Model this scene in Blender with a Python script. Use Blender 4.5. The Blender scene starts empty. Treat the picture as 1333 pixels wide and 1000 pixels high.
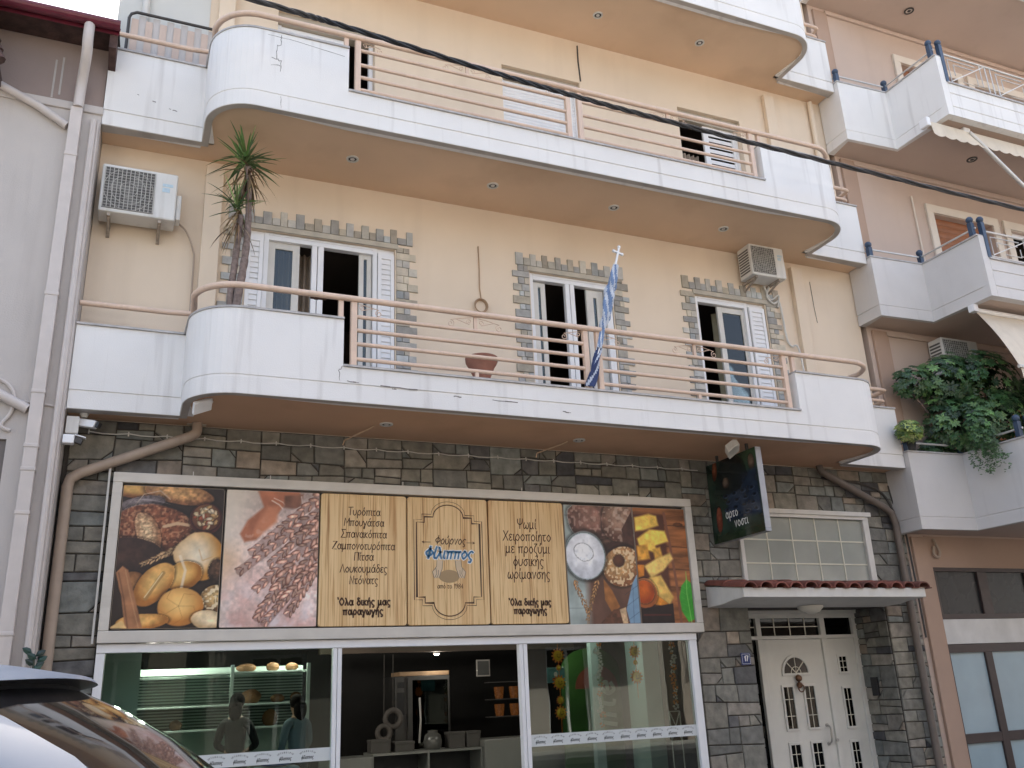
import bpy, bmesh, math, random
import numpy as np
from mathutils import Vector, Matrix
PI = math.pi
S = bpy.context.scene
C = S.collection

# ------------------------------------------------------------------ camera, sky, sun, exposure
cam_d = bpy.data.cameras.new("camera")
cam = bpy.data.objects.new("camera", cam_d); C.objects.link(cam)
cam_d.sensor_fit = 'HORIZONTAL'; cam_d.sensor_width = 36.0
cam_d.lens = 36.0 * 1171.5 / 1333.0
cam_d.clip_start = 0.05; cam_d.clip_end = 3000
def set_cam():
    y, p, r = math.radians(23.69), math.radians(18.96), math.radians(-2.597)
    f = Vector((math.sin(y)*math.cos(p), math.cos(y)*math.cos(p), math.sin(p)))
    rt = Vector((math.cos(y), -math.sin(y), 0)); up = rt.cross(f)
    r0 = rt*math.cos(r) + up*math.sin(r); u0 = -rt*math.sin(r) + up*math.cos(r)
    m = Matrix((r0, u0, -f)).transposed().to_4x4()
    m.translation = (0, -10, 1.5)
    cam.matrix_world = m
set_cam()
S.camera = cam
SUN_EL, SUN_AZ = math.radians(58), math.radians(28)      # azimuth clockwise from +Y: the sun stands behind the buildings
w = bpy.data.worlds.new("World"); S.world = w; w.use_nodes = True
nt = w.node_tree; nt.nodes.clear()
wo = nt.nodes.new('ShaderNodeOutputWorld'); bg = nt.nodes.new('ShaderNodeBackground'); sk = nt.nodes.new('ShaderNodeTexSky')
sk.sky_type = 'NISHITA'; sk.sun_disc = False; sk.sun_elevation = SUN_EL; sk.sun_rotation = SUN_AZ
sk.dust_density = 4.0; sk.ozone_density = 0.6; sk.air_density = 1.0
bg.inputs[1].default_value = 0.15
hs = nt.nodes.new('ShaderNodeHueSaturation'); hs.inputs['Saturation'].default_value = 0.75
nt.links.new(sk.outputs[0], hs.inputs['Color']); nt.links.new(hs.outputs[0], bg.inputs[0]); nt.links.new(bg.outputs[0], wo.inputs[0])
sd = bpy.data.lights.new("sun", 'SUN'); sd.energy = 3.6; sd.angle = math.radians(0.5); sd.color = (1.0, 0.95, 0.87)
sun = bpy.data.objects.new("sun", sd); C.objects.link(sun)
sv = Vector((math.sin(SUN_AZ)*math.cos(SUN_EL), math.cos(SUN_AZ)*math.cos(SUN_EL), math.sin(SUN_EL)))
sun.rotation_euler = sv.to_track_quat('Z', 'Y').to_euler(); sun.location = (0, 0, 40)
S.view_settings.view_transform = 'Standard'; S.view_settings.look = 'None'
S.view_settings.exposure = 1.85; S.view_settings.gamma = 1.0; S.view_settings.use_curve_mapping = False
S.cycles.max_bounces = 10; S.cycles.diffuse_bounces = 6; S.cycles.transparent_max_bounces = 16

# ------------------------------------------------------------------ helpers
def lin(c):
    c = np.asarray(c, float)/255.0
    return np.where(c <= .04045, c/12.92, ((c+.055)/1.055)**2.4)
WL = {}
class MB:
    def __init__(s): s.v = []; s.f = []; s.m = []; s.c = []; s.cc = None
    def face(s, pts, m=0, col=None):
        i = len(s.v); s.v += [tuple(p) for p in pts]; s.f.append(tuple(range(i, i+len(pts)))); s.m.append(m); s.c.append(col if col is not None else s.cc)
    def raw(s, vs, fs, m=0, col=None):
        i = len(s.v); s.v += [tuple(p) for p in vs]
        for f in fs: s.f.append(tuple(i+k for k in f)); s.m.append(m); s.c.append(col if col is not None else s.cc)
    def box(s, x0, x1, y0, y1, z0, z1, m=0, col=None):
        vs = [(x0,y0,z0),(x1,y0,z0),(x1,y1,z0),(x0,y1,z0),(x0,y0,z1),(x1,y0,z1),(x1,y1,z1),(x0,y1,z1)]
        s.raw(vs, [(3,2,1,0),(4,5,6,7),(0,1,5,4),(1,2,6,5),(2,3,7,6),(3,0,4,7)], m, col)
    def obox(s, c, ax, ay, az, m=0, col=None):        # centre and three half-axis vectors
        c, ax, ay, az = map(Vector, (c, ax, ay, az))
        vs = [c+i*ax+j*ay+k*az for k in (-1,1) for (i,j) in ((-1,-1),(1,-1),(1,1),(-1,1))]
        s.raw(vs, [(3,2,1,0),(4,5,6,7),(0,1,5,4),(1,2,6,5),(2,3,7,6),(3,0,4,7)], m, col)
    def bar(s, a, b, wx, wz, m=0, col=None):           # rectangular bar a->b
        a, b = Vector(a), Vector(b); d = (b-a).normalized()
        u = d.cross(Vector((0,0,1)));
        if u.length < 1e-3: u = Vector((1,0,0))
        u.normalize(); n = u.cross(d)
        s.obox((a+b)/2, (b-a)/2, u*wx/2, n*wz/2, m, col)
    def tube(s, path, r, n=10, m=0, col=None, closed=False, rs=None):
        P = [Vector(p) for p in path]; N = len(P)
        T = []
        for i in range(N):
            a = P[i-1] if (i > 0 or closed) else P[i]; b = P[(i+1) % N] if (i < N-1 or closed) else P[i]
            T.append((b-a).normalized())
        u = T[0].cross(Vector((0,0,1)))
        if u.length < 1e-3: u = Vector((1,0,0))
        u.normalize(); vs = []
        for i in range(N):
            u = (u - T[i]*u.dot(T[i]))
            if u.length < 1e-6: u = T[i].orthogonal()
            u.normalize(); q = T[i].cross(u); rr = rs[i] if rs is not None else r
            for k in range(n):
                a = 2*PI*k/n; vs.append(P[i] + (u*math.cos(a)+q*math.sin(a))*rr)
        fs = []
        for i in range(N if closed else N-1):
            for k in range(n):
                j = (i+1) % N; fs.append((i*n+k, i*n+(k+1) % n, j*n+(k+1) % n, j*n+k))
        if not closed: fs.append(tuple(range(n-1,-1,-1))); fs.append(tuple((N-1)*n+k for k in range(n)))
        s.raw(vs, fs, m, col)
    def lathe(s, c, prof, n=24, m=0, col=None, axis=(0,0,1)):   # prof: (r, h)
        A = Vector(axis).normalized(); U = A.orthogonal().normalized(); V = A.cross(U); c = Vector(c); vs = []; fs = []
        for (r,h) in prof:
            for k in range(n):
                a = 2*PI*k/n; vs.append(c+A*h+(U*math.cos(a)+V*math.sin(a))*r)
        for i in range(len(prof)-1):
            for k in range(n): fs.append((i*n+k, i*n+(k+1) % n, (i+1)*n+(k+1) % n, (i+1)*n+k))
        if prof[0][0] > 1e-4: fs.append(tuple(range(n-1,-1,-1)))
        if prof[-1][0] > 1e-4: fs.append(tuple((len(prof)-1)*n+k for k in range(n)))
        s.raw(vs, fs, m, col)
    def prism(s, poly, f0, f1, m=0, col=None, side=None):   # poly 2D list, f0/f1 map (a,b)->3D for the two ends
        n = len(poly); vs = [f0(*p) for p in poly]+[f1(*p) for p in poly]
        s.raw(vs, [tuple(range(n))], m, col); i = len(s.v)-2*n
        s.f.append(tuple(i+n+k for k in range(n-1,-1,-1))); s.m.append(m); s.c.append(col if col is not None else s.cc)
        for k in range(n):
            s.f.append((i+k, i+n+k, i+n+(k+1) % n, i+(k+1) % n)); s.m.append(m if side is None else side); s.c.append(col if col is not None else s.cc)
    def ell(s, c, r, n=12, k=8, m=0, col=None, jit=0, rnd=None):
        vs = []; fs = []
        for i in range(k+1):
            t = PI*i/k
            for j in range(n):
                a = 2*PI*j/n; q = 1+(rnd.uniform(-jit,jit) if rnd else 0)
                vs.append((c[0]+r[0]*math.sin(t)*math.cos(a)*q, c[1]+r[1]*math.sin(t)*math.sin(a)*q, c[2]+r[2]*math.cos(t)*q))
        for i in range(k):
            for j in range(n): fs.append((i*n+j,(i+1)*n+j,(i+1)*n+(j+1) % n,i*n+(j+1) % n))
        s.raw(vs, fs, m, col)
    def build(s, name, mats, parent=None, smooth=False, bevel=0, base=None, fix=True):
        me = bpy.data.meshes.new(name)
        off = Vector((0,0,0))
        if parent is not None: off = WL.get(parent.name, Vector((0,0,0)))
        elif base is not None: off = Vector(base)
        me.from_pydata([(p[0]-off.x, p[1]-off.y, p[2]-off.z) for p in s.v], [], s.f)
        if not isinstance(mats, (list, tuple)): mats = [mats]
        for q in mats: me.materials.append(q)
        me.polygons.foreach_set('material_index', s.m)
        if any(c is not None for c in s.c):
            at = me.color_attributes.new('Col', 'FLOAT_COLOR', 'CORNER'); buf = []
            for f, c in zip(s.f, s.c):
                cc = tuple(c) if c is not None else (1,1,1)
                buf += [cc[0],cc[1],cc[2],1.0]*len(f)
            at.data.foreach_set('color', buf)
        o = bpy.data.objects.new(name, me); C.objects.link(o)
        if parent is not None: o.parent = parent
        else: o.location = off
        WL[o.name] = off
        bm = bmesh.new(); bm.from_mesh(me)
        bmesh.ops.remove_doubles(bm, verts=bm.verts, dist=1e-5)
        if fix: bmesh.ops.recalc_face_normals(bm, faces=bm.faces)
        bm.to_mesh(me); bm.free()
        if smooth:
            me.polygons.foreach_set('use_smooth', [True]*len(me.polygons))
            me.set_sharp_from_angle(angle=math.radians(42))
        if bevel:
            b = o.modifiers.new('bevel', 'BEVEL'); b.width = bevel; b.segments = 2; b.limit_method = 'ANGLE'; b.angle_limit = math.radians(40)
        return o
def thing(name, label, cat, loc=(0,0,0), group=None):
    o = bpy.data.objects.new(name, None); C.objects.link(o); o.location = loc; o.empty_display_size = .1
    WL[o.name] = Vector(loc); return tag(o, label, cat, group)
def tag(o, label, cat, group=None):
    o['label'] = label; o['category'] = cat
    if group: o['group'] = group
    return o
def kind(o, k): o['kind'] = k; return o
def dup(root, loc, label=None, rot=None):
    r = root.copy(); C.objects.link(r); r.location = loc; WL[r.name] = Vector(loc)
    if rot is not None: r.rotation_euler = rot
    if label: r['label'] = label
    for ch in list(root.children):
        c = ch.copy(); C.objects.link(c); c.parent = r
        for g in list(ch.children):
            d = g.copy(); C.objects.link(d); d.parent = c
    return r
def smooth_path(P, k=8, closed=False):
    P = [Vector(p) for p in P]; out = []; n = len(P)
    for i in range(n if closed else n-1):
        g = lambda j: P[j % n] if closed else P[min(max(j,0),n-1)]
        a,b,c,d = g(i-1),g(i),g(i+1),g(i+2)
        for t in range(k):
            t /= k; out.append(.5*((2*b)+(c-a)*t+(2*a-5*b+4*c-d)*t*t+(3*b-a-3*c+d)*t**3))
    if not closed: out.append(P[-1])
    return out

# ------------------------------------------------------------------ materials
def nodes(m):
    m.use_nodes = True; t = m.node_tree; t.nodes.clear()
    return t, (lambda ty, **k: _n(t, ty, k)), t.links.new
def _n(t, ty, k):
    n = t.nodes.new(ty)
    for a, b in k.items(): setattr(n, a, b)
    return n
def mk(name, col=(.5,.5,.5), rough=.6, var=.1, vs=2.5, bump=.0, bs=60, metal=0, attr=False, streak=0, scol=(.12,.11,.1), sscale=(9,9,.5), sr=(.55,.75), blot=0, bcol=(.2,.17,.14), bsc=1.2, coat=0, spec=.5, emit=None):
    m = bpy.data.materials.new(name); t, N, L = nodes(m)
    out = N('ShaderNodeOutputMaterial'); p = N('ShaderNodeBsdfPrincipled'); L(p.outputs[0], out.inputs[0])
    p.inputs['Roughness'].default_value = rough; p.inputs['Metallic'].default_value = metal
    p.inputs['Specular IOR Level'].default_value = spec
    if coat: p.inputs['Coat Weight'].default_value = coat; p.inputs['Coat Roughness'].default_value = .05
    tc = N('ShaderNodeTexCoord')
    if attr: a = N('ShaderNodeVertexColor', layer_name='Col'); cs = a.outputs[0]
    else: a = N('ShaderNodeRGB'); a.outputs[0].default_value = (*col, 1); cs = a.outputs[0]
    def noise(scale, detail=4, vec=None):
        n = N('ShaderNodeTexNoise'); n.inputs['Scale'].default_value = scale; n.inputs['Detail'].default_value = detail
        if vec is None: L(tc.outputs['Object'], n.inputs['Vector'])
        else: L(vec, n.inputs['Vector'])
        return n
    def mapping(sc):
        mp = N('ShaderNodeMapping'); mp.inputs['Scale'].default_value = sc; L(tc.outputs['Object'], mp.inputs['Vector']); return mp.outputs[0]
    if var:
        n1 = noise(vs, 6); r = N('ShaderNodeMapRange'); r.inputs['To Min'].default_value = 1-var; r.inputs['To Max'].default_value = 1+var
        r.inputs['From Min'].default_value = .3; r.inputs['From Max'].default_value = .7; L(n1.outputs[0], r.inputs[0])
        mx = N('ShaderNodeVectorMath', operation='SCALE'); L(cs, mx.inputs[0]); L(r.outputs[0], mx.inputs['Scale']); cs = mx.outputs[0]
    def over(fac, c, cs):
        mx = N('ShaderNodeMix', data_type='RGBA'); L(fac, mx.inputs[0]); L(cs, mx.inputs[6]); mx.inputs[7].default_value = (*c,1); return mx.outputs[2]
    if streak:
        n2 = noise(1, 5, mapping(sscale)); r = N('ShaderNodeMapRange'); r.inputs['From Min'].default_value = sr[0]; r.inputs['From Max'].default_value = sr[1]; r.inputs['To Max'].default_value = streak
        L(n2.outputs[0], r.inputs[0]); cs = over(r.outputs[0], scol, cs)
    if blot:
        n3 = noise(bsc, 9); r = N('ShaderNodeMapRange'); r.inputs['From Min'].default_value = .52; r.inputs['From Max'].default_value = .72; r.inputs['To Max'].default_value = blot
        L(n3.outputs[0], r.inputs[0]); cs = over(r.outputs[0], bcol, cs)
    L(cs, p.inputs['Base Color'])
    if bump:
        nb = noise(bs, 6); b = N('ShaderNodeBump'); b.inputs['Strength'].default_value = bump; b.inputs['Distance'].default_value = .01
        L(nb.outputs[0], b.inputs['Height']); L(b.outputs[0], p.inputs['Normal'])
    rn = noise(vs*2.3, 3); rr = N('ShaderNodeMapRange'); rr.inputs['To Min'].default_value = max(0,rough-.08); rr.inputs['To Max'].default_value = min(1,rough+.08); L(rn.outputs[0], rr.inputs[0]); L(rr.outputs[0], p.inputs['Roughness'])
    if emit: p.inputs['Emission Color'].default_value = (*emit[0],1); p.inputs['Emission Strength'].default_value = emit[1]
    return m
def glass(name, tint=(.85,.9,.87), rough=.0, ior=1.5, gain=1.0, base=0.0):
    m = bpy.data.materials.new(name); t, N, L = nodes(m)
    out = N('ShaderNodeOutputMaterial'); mx = N('ShaderNodeMixShader'); tr = N('ShaderNodeBsdfTransparent'); gl = N('ShaderNodeBsdfGlossy')
    tr.inputs[0].default_value = (*tint,1); gl.inputs['Roughness'].default_value = rough; gl.inputs[0].default_value = (.95,.97,.96,1)
    fr = N('ShaderNodeFresnel'); fr.inputs[0].default_value = ior
    ma = N('ShaderNodeMath', operation='MULTIPLY_ADD'); ma.inputs[1].default_value = gain; ma.inputs[2].default_value = base; ma.use_clamp = True
    tc = N('ShaderNodeTexCoord'); nz = N('ShaderNodeTexNoise'); nz.inputs['Scale'].default_value = 1.3; L(tc.outputs['Object'], nz.inputs['Vector'])
    bp = N('ShaderNodeBump'); bp.inputs['Strength'].default_value = .06; bp.inputs['Distance'].default_value = .02; L(nz.outputs[0], bp.inputs['Height']); L(bp.outputs[0], gl.inputs['Normal'])
    L(fr.outputs[0], ma.inputs[0]); L(ma.outputs[0], mx.inputs[0]); L(tr.outputs[0], mx.inputs[1]); L(gl.outputs[0], mx.inputs[2]); L(mx.outputs[0], out.inputs[0])
    return m
M = {}
M['cream'] = mk('cream_plaster', (.725,.605,.472), .85, .05, .9, .25, 120, streak=.10, scol=(.35,.26,.18), sscale=(3,3,.25), blot=.06, bcol=(.5,.36,.26))
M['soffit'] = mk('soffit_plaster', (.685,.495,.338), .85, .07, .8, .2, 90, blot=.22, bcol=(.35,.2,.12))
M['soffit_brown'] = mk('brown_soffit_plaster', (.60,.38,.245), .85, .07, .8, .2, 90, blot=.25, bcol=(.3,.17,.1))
M['parapet'] = mk('white_parapet_paint', (.755,.74,.72), .7, .04, 1.5, .15, 80, streak=.6, scol=(.36,.33,.31), sscale=(8,8,.5), sr=(.56,.85), blot=.12, bcol=(.5,.47,.45), bsc=3)
M['lip'] = mk('grey_drip_edge', (.42,.39,.36), .8, .15, 4, .2, 60)
M['coping'] = mk('grey_marble_coping', (.42,.40,.39), .5, .2, 8, .1, 40)
M['rail'] = mk('peach_rail_paint', (.66,.49,.38), .45, .06, 6, .1, 120, streak=.25, scol=(.4,.28,.2), sscale=(20,20,3))
M['rust'] = mk('rusty_sleeve', (.09,.05,.035), .85, .4, 30, .5, 90)
M['stone'] = mk('stone_cladding', attr=True, rough=.75, var=.30, vs=9, bump=.6, bs=28, blot=.22, bcol=(.08,.068,.058), bsc=4)
M['mortar'] = mk('dark_mortar', (.062,.054,.047), .95, .2, 12, .6, 90)
M['surround'] = mk('stone_surround', attr=True, rough=.8, var=.16, vs=10, bump=.4, bs=35)
M['doorpaint'] = mk('off_white_door_paint', (.66,.65,.60), .4, .05, 3, streak=.1, scol=(.3,.3,.28), sscale=(8,8,.8))
M['parapet2'] = mk('warm_white_parapet', (.62,.60,.585), .75, .05, 1.2, .15, 80, streak=.4, scol=(.36,.33,.31), sscale=(7,7,.5), sr=(.58,.85), blot=.12, bcol=(.45,.42,.4), bsc=2.5)
M['lintel'] = mk('lintel_render', (.46,.42,.35), .85, .12, 6, .3, 60)
M['white'] = mk('white_aluminium', (.78,.78,.79), .35, .03, 4, streak=.08, scol=(.4,.4,.4), sscale=(12,12,.8))
M['dirtywhite'] = mk('aged_white_paint', (.62,.60,.56), .5, .06, 5, .08, 60, streak=.25, scol=(.3,.26,.22), sscale=(8,8,1))
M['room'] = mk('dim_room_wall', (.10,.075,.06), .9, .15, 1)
M['curtain'] = mk('beige_curtain', (.36,.29,.23), .9, .15, 3, .2, 40)
M['glass'] = glass('window_glass', (.6,.63,.62), gain=1.0, base=.01)
M['shopglass'] = glass('shop_glass', (.68,.76,.72), gain=.36, base=.0)
M['shopglass2'] = glass('shop_glass_right', (.66,.71,.68), gain=1.2, base=.01)
M['darkglass'] = glass('dark_tinted_glass', (.04,.045,.05), gain=.55, base=.0)
M['dullglass'] = mk('dull_dark_pane', (.022,.024,.026), .28, .2, 1.2, spec=.35)
M['brass'] = mk('brass_strip', (.7,.66,.55), .4, .05, 5)
M['black'] = mk('black_paint', (.02,.02,.022), .5, .1, 8)
M['dark'] = mk('dark_fitting', (.05,.045,.042), .6, .15, 8)
M['acwhite'] = mk('ac_casing', (.66,.65,.62), .45, .04, 4, streak=.3, scol=(.3,.26,.2), sscale=(9,9,1.2))
M['acgrey'] = mk('ac_grille', (.50,.49,.46), .5, .08, 10)
M['acblade'] = mk('ac_fan_blade', (.17,.165,.155), .6, .1, 10)
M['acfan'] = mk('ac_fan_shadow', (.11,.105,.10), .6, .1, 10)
M['beigepipe'] = mk('beige_pipe', (.40,.31,.24), .5, .08, 6, .05, 60, streak=.25, scol=(.2,.15,.11), sscale=(14,14,2))
M['nbwall'] = mk('mauve_grey_render', (.50,.46,.43), .9, .06, 1.2, .3, 70, streak=.22, scol=(.25,.21,.19), sscale=(5,5,.4), blot=.15, bcol=(.3,.25,.23))
M['nbwall_dark'] = mk('brown_mauve_render', (.30,.235,.21), .9, .08, 1.2, .3, 70, streak=.2, scol=(.15,.11,.1), sscale=(5,5,.4))
M['nbpipe'] = mk('pale_pipe', (.56,.505,.47), .5, .06, 5, streak=.2, scol=(.3,.25,.22), sscale=(10,10,.8))
M['gutter'] = mk('dark_red_gutter', (.13,.02,.035), .35, .12, 6)
M['tile_old'] = mk('old_roof_tile', (.075,.042,.036), .9, .35, 9, .6, 40)
M['pink'] = mk('pink_plaster', (.535,.42,.35), .88, .05, .9, .25, 100, streak=.08, scol=(.3,.2,.15), sscale=(4,4,.3))
M['pinktrim'] = mk('salmon_trim', (.41,.285,.215), .85, .06, 1.2, .25, 90)
M['frame_cream'] = mk('cream_window_surround', (.70,.62,.53), .8, .05, 3, .15, 60)
M['woodshut'] = mk('brown_roller_shutter', (.30,.12,.055), .5, .12, 8)
M['bluepost'] = mk('blue_post_paint', (.035,.062,.11), .45, .15, 8)
M['silver'] = mk('silver_rail', (.6,.58,.55), .35, .06, 8, metal=.4)
M['awning'] = mk('cream_awning_cloth', (.66,.58,.47), .9, .08, 3, .3, 150, streak=.2, scol=(.4,.32,.24), sscale=(8,8,1))
M['asphalt'] = mk('asphalt', (.062,.061,.06), .9, .2, 5, .8, 200)
M['paving'] = mk('pavement', (.22,.21,.195), .85, .15, 3, .4, 80)
M['kerb'] = mk('kerb_stone', (.36,.35,.33), .85, .15, 5, .3, 60)
M['terracotta'] = mk('terracotta', (.34,.16,.115), .8, .15, 8, .3, 60)
M['frame'] = mk('sign_frame', (.60,.56,.50), .45, .06, 5, streak=.25, scol=(.3,.26,.21), sscale=(1.2,9,9))
M['paint'] = mk('printed_sheet', attr=True, rough=.42, var=.04, vs=6)
M['brownink'] = mk('brown_lettering', (.085,.04,.02), .6, 0)
M['blueink'] = mk('blue_lettering', (.045,.17,.32), .5, 0)
M['whiteink'] = mk('white_lettering', (.8,.8,.78), .5, 0)
M['greyink'] = mk('grey_lettering', (.10,.11,.11), .5, 0)
# ------------------------------------------------------------------ ground
def sheet(name, x0, x1, y0, y1, z, m):
    b = MB(); b.face([(x0,y0,z),(x1,y0,z),(x1,y1,z),(x0,y1,z)]); return kind(b.build(name, m), 'structure')
sheet('ground', -600, 600, -600, 600, -.02, M['paving'])
sheet('road', -300, 300, -9.3, -1.9, 0.0, M['asphalt'])
b = MB(); b.box(-60, 60, -1.78, .6, -.01, .12); kind(b.build('pavement', M['paving']), 'structure')
b = MB(); b.box(-60, 60, -1.9, -1.782, -.01, .13); kind(b.build('kerb', M['kerb'], bevel=.015), 'structure')
b = MB(); b.box(-60, 60, -12.4, -9.42, -.01, .12); kind(b.build('pavement', M['paving']), 'structure')
b = MB(); b.box(-60, 60, -9.418, -9.3, -.01, .13); kind(b.build('kerb', M['kerb'], bevel=.015), 'structure')

# ------------------------------------------------------------------ apartment building over the shop
def wall_grid(mb, x0, x1, z0, z1, y, holes, m=0, depth=.2, rev=None):
    xs = sorted({x0,x1,*[h[0] for h in holes],*[h[1] for h in holes]}); zs = sorted({z0,z1,*[h[2] for h in holes],*[h[3] for h in holes]})
    for i in range(len(xs)-1):
        for j in range(len(zs)-1):
            cx, cz = (xs[i]+xs[i+1])/2, (zs[j]+zs[j+1])/2
            if any(h[0] < cx < h[1] and h[2] < cz < h[3] for h in holes): continue
            mb.face([(xs[i],y,zs[j]),(xs[i+1],y,zs[j]),(xs[i+1],y,zs[j+1]),(xs[i],y,zs[j+1])], m)
    r = m if rev is None else rev
    for (a,c,e,g) in holes:
        d = y+depth
        mb.face([(a,y,e),(a,y,g),(a,d,g),(a,d,e)], r); mb.face([(c,y,e),(c,d,e),(c,d,g),(c,y,g)], r)
        mb.face([(a,y,g),(c,y,g),(c,d,g),(a,d,g)], r); mb.face([(a,y,e),(a,d,e),(c,d,e),(c,y,e)], r)
def room(mb, x0, x1, z0, z1, y0, y1, m=0):
    mb.face([(x0,y1,z0),(x1,y1,z0),(x1,y1,z1),(x0,y1,z1)], m)
    mb.face([(x0,y0,z0),(x0,y1,z0),(x0,y1,z1),(x0,y0,z1)], m); mb.face([(x1,y0,z0),(x1,y0,z1),(x1,y1,z1),(x1,y1,z0)], m)
    mb.face([(x0,y0,z1),(x0,y1,z1),(x1,y1,z1),(x1,y0,z1)], m); mb.face([(x0,y0,z0),(x1,y0,z0),(x1,y1,z0),(x0,y1,z0)], m)

apt = thing('apartment_building', 'cream apartment building with three rounded white balconies above a stone-clad bakery front', 'building', (5.0, 0, 0))
LOWH = [(1.02,2.84,4.6,6.92), (4.72,5.98,4.6,6.90), (7.38,8.64,4.6,6.93)]
UPH = [(1.25,2.56,7.95,10.24), (4.45,5.73,7.95,10.22), (7.47,8.67,7.95,10.22)]
TOPH = [(1.25,2.56,11.2,13.4), (4.45,5.73,11.2,13.4), (7.47,8.67,11.2,13.4)]
mb = MB()
wall_grid(mb, -.66, 10.5, 4.401, 17.5, 0, LOWH+UPH+TOPH, 0, .22)
mb.face([(-.66,0,4.28),(-.66,0,17.5),(-.66,12,17.5),(-.66,12,4.28)]); mb.face([(10.5,0,4.28),(10.5,12,4.28),(10.5,12,17.5),(10.5,0,17.5)])
mb.face([(-.66,0,17.5),(10.5,0,17.5),(10.5,12,17.5),(-.66,12,17.5)]); mb.face([(-.66,12,0),(-.66,12,17.5),(10.5,12,17.5),(10.5,12,0)])
mb.build('wall', M['cream'], apt, fix=False)
# shallow piers at both ends of the balcony front, from slab to slab
for (z0,z1) in ((4.4,7.62),(7.8,10.84)):
    b = MB(); b.box(.50,.70,-.10,-.002,z0,z1); b.build('pier', M['cream'], apt, bevel=.006)
    b = MB(); b.box(9.20,9.40,-.08,-.002,z0,z1); b.build('pier', M['cream'], apt, bevel=.006)
b = MB()
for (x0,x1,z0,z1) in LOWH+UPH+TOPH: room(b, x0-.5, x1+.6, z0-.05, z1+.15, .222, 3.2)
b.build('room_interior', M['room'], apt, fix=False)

# stone cladding: irregular ashlar, split by jittered lines
def clip(poly, p, n):
    A, Bq = [], []
    for i in range(len(poly)):
        a, b = poly[i], poly[(i+1) % len(poly)]
        da = (a[0]-p[0])*n[0]+(a[1]-p[1])*n[1]; db = (b[0]-p[0])*n[0]+(b[1]-p[1])*n[1]
        (A if da >= 0 else Bq).append(a)
        if da*db < 0:
            t = da/(da-db); q = (a[0]+(b[0]-a[0])*t, a[1]+(b[1]-a[1])*t); A.append(q); Bq.append(q)
    return A, Bq
def bounds(p): xs = [q[0] for q in p]; ys = [q[1] for q in p]; return min(xs),max(xs),min(ys),max(ys)
def ashlar(poly, rnd, out, mw=.62, mh=.28):
    a,b,c,d = bounds(poly); W, H = b-a, d-c
    tw = rnd.uniform(.26,mw); th = rnd.uniform(.13,mh)
    if W <= tw and H <= th*1.45 or W*H < .022:
        out.append(poly); return
    if W/ (mw*.95) > H/ mh and W > .2: vert = True
    else: vert = False
    if H < .13: vert = True
    if W < .16: vert = False
    t = rnd.uniform(.34,.66); j = rnd.uniform(-.045,.045)
    p = (a+W*t, (c+d)/2) if vert else ((a+b)/2, c+H*t)
    n = (1, j) if vert else (j, 1)
    A, Bq = clip(poly, p, n)
    if len(A) < 3 or len(Bq) < 3: out.append(poly); return
    ashlar(A, rnd, out, mw, mh); ashlar(Bq, rnd, out, mw, mh)
def inset(poly, g):
    n = len(poly); area = sum(poly[i][0]*poly[(i+1)%n][1]-poly[(i+1)%n][0]*poly[i][1] for i in range(n))
    s = 1 if area > 0 else -1; L = []
    for i in range(n):
        a, b = poly[i], poly[(i+1) % n]; dx, dy = b[0]-a[0], b[1]-a[1]; l = math.hypot(dx,dy)
        if l < 1e-6: continue
        nx, ny = -dy/l*s, dx/l*s; L.append(((a[0]+nx*g, a[1]+ny*g), (dx/l, dy/l)))
    out = []
    for i in range(len(L)):
        (p,d),(q,e) = L[i-1], L[i]; cr = d[0]*e[1]-d[1]*e[0]
        if abs(cr) < 1e-3: out.append(q); continue
        t = ((q[0]-p[0])*e[1]-(q[1]-p[1])*e[0])/cr; out.append((p[0]+d[0]*t, p[1]+d[1]*t))
    return out
SC = [((120,118,109),5),((127,123,112),5),((110,109,103),4),((136,130,120),3),((138,126,112),.9),((94,93,92),1.6),((70,70,72),1.0),((122,125,120),2.5),((146,134,120),.4)]
def stone_col(rnd):
    t = rnd.uniform(0, sum(k for _,k in SC))
    for c,k in SC:
        t -= k
        if t <= 0: break
    return lin(np.array(c)*rnd.uniform(.88,1.1))*1.03
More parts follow.
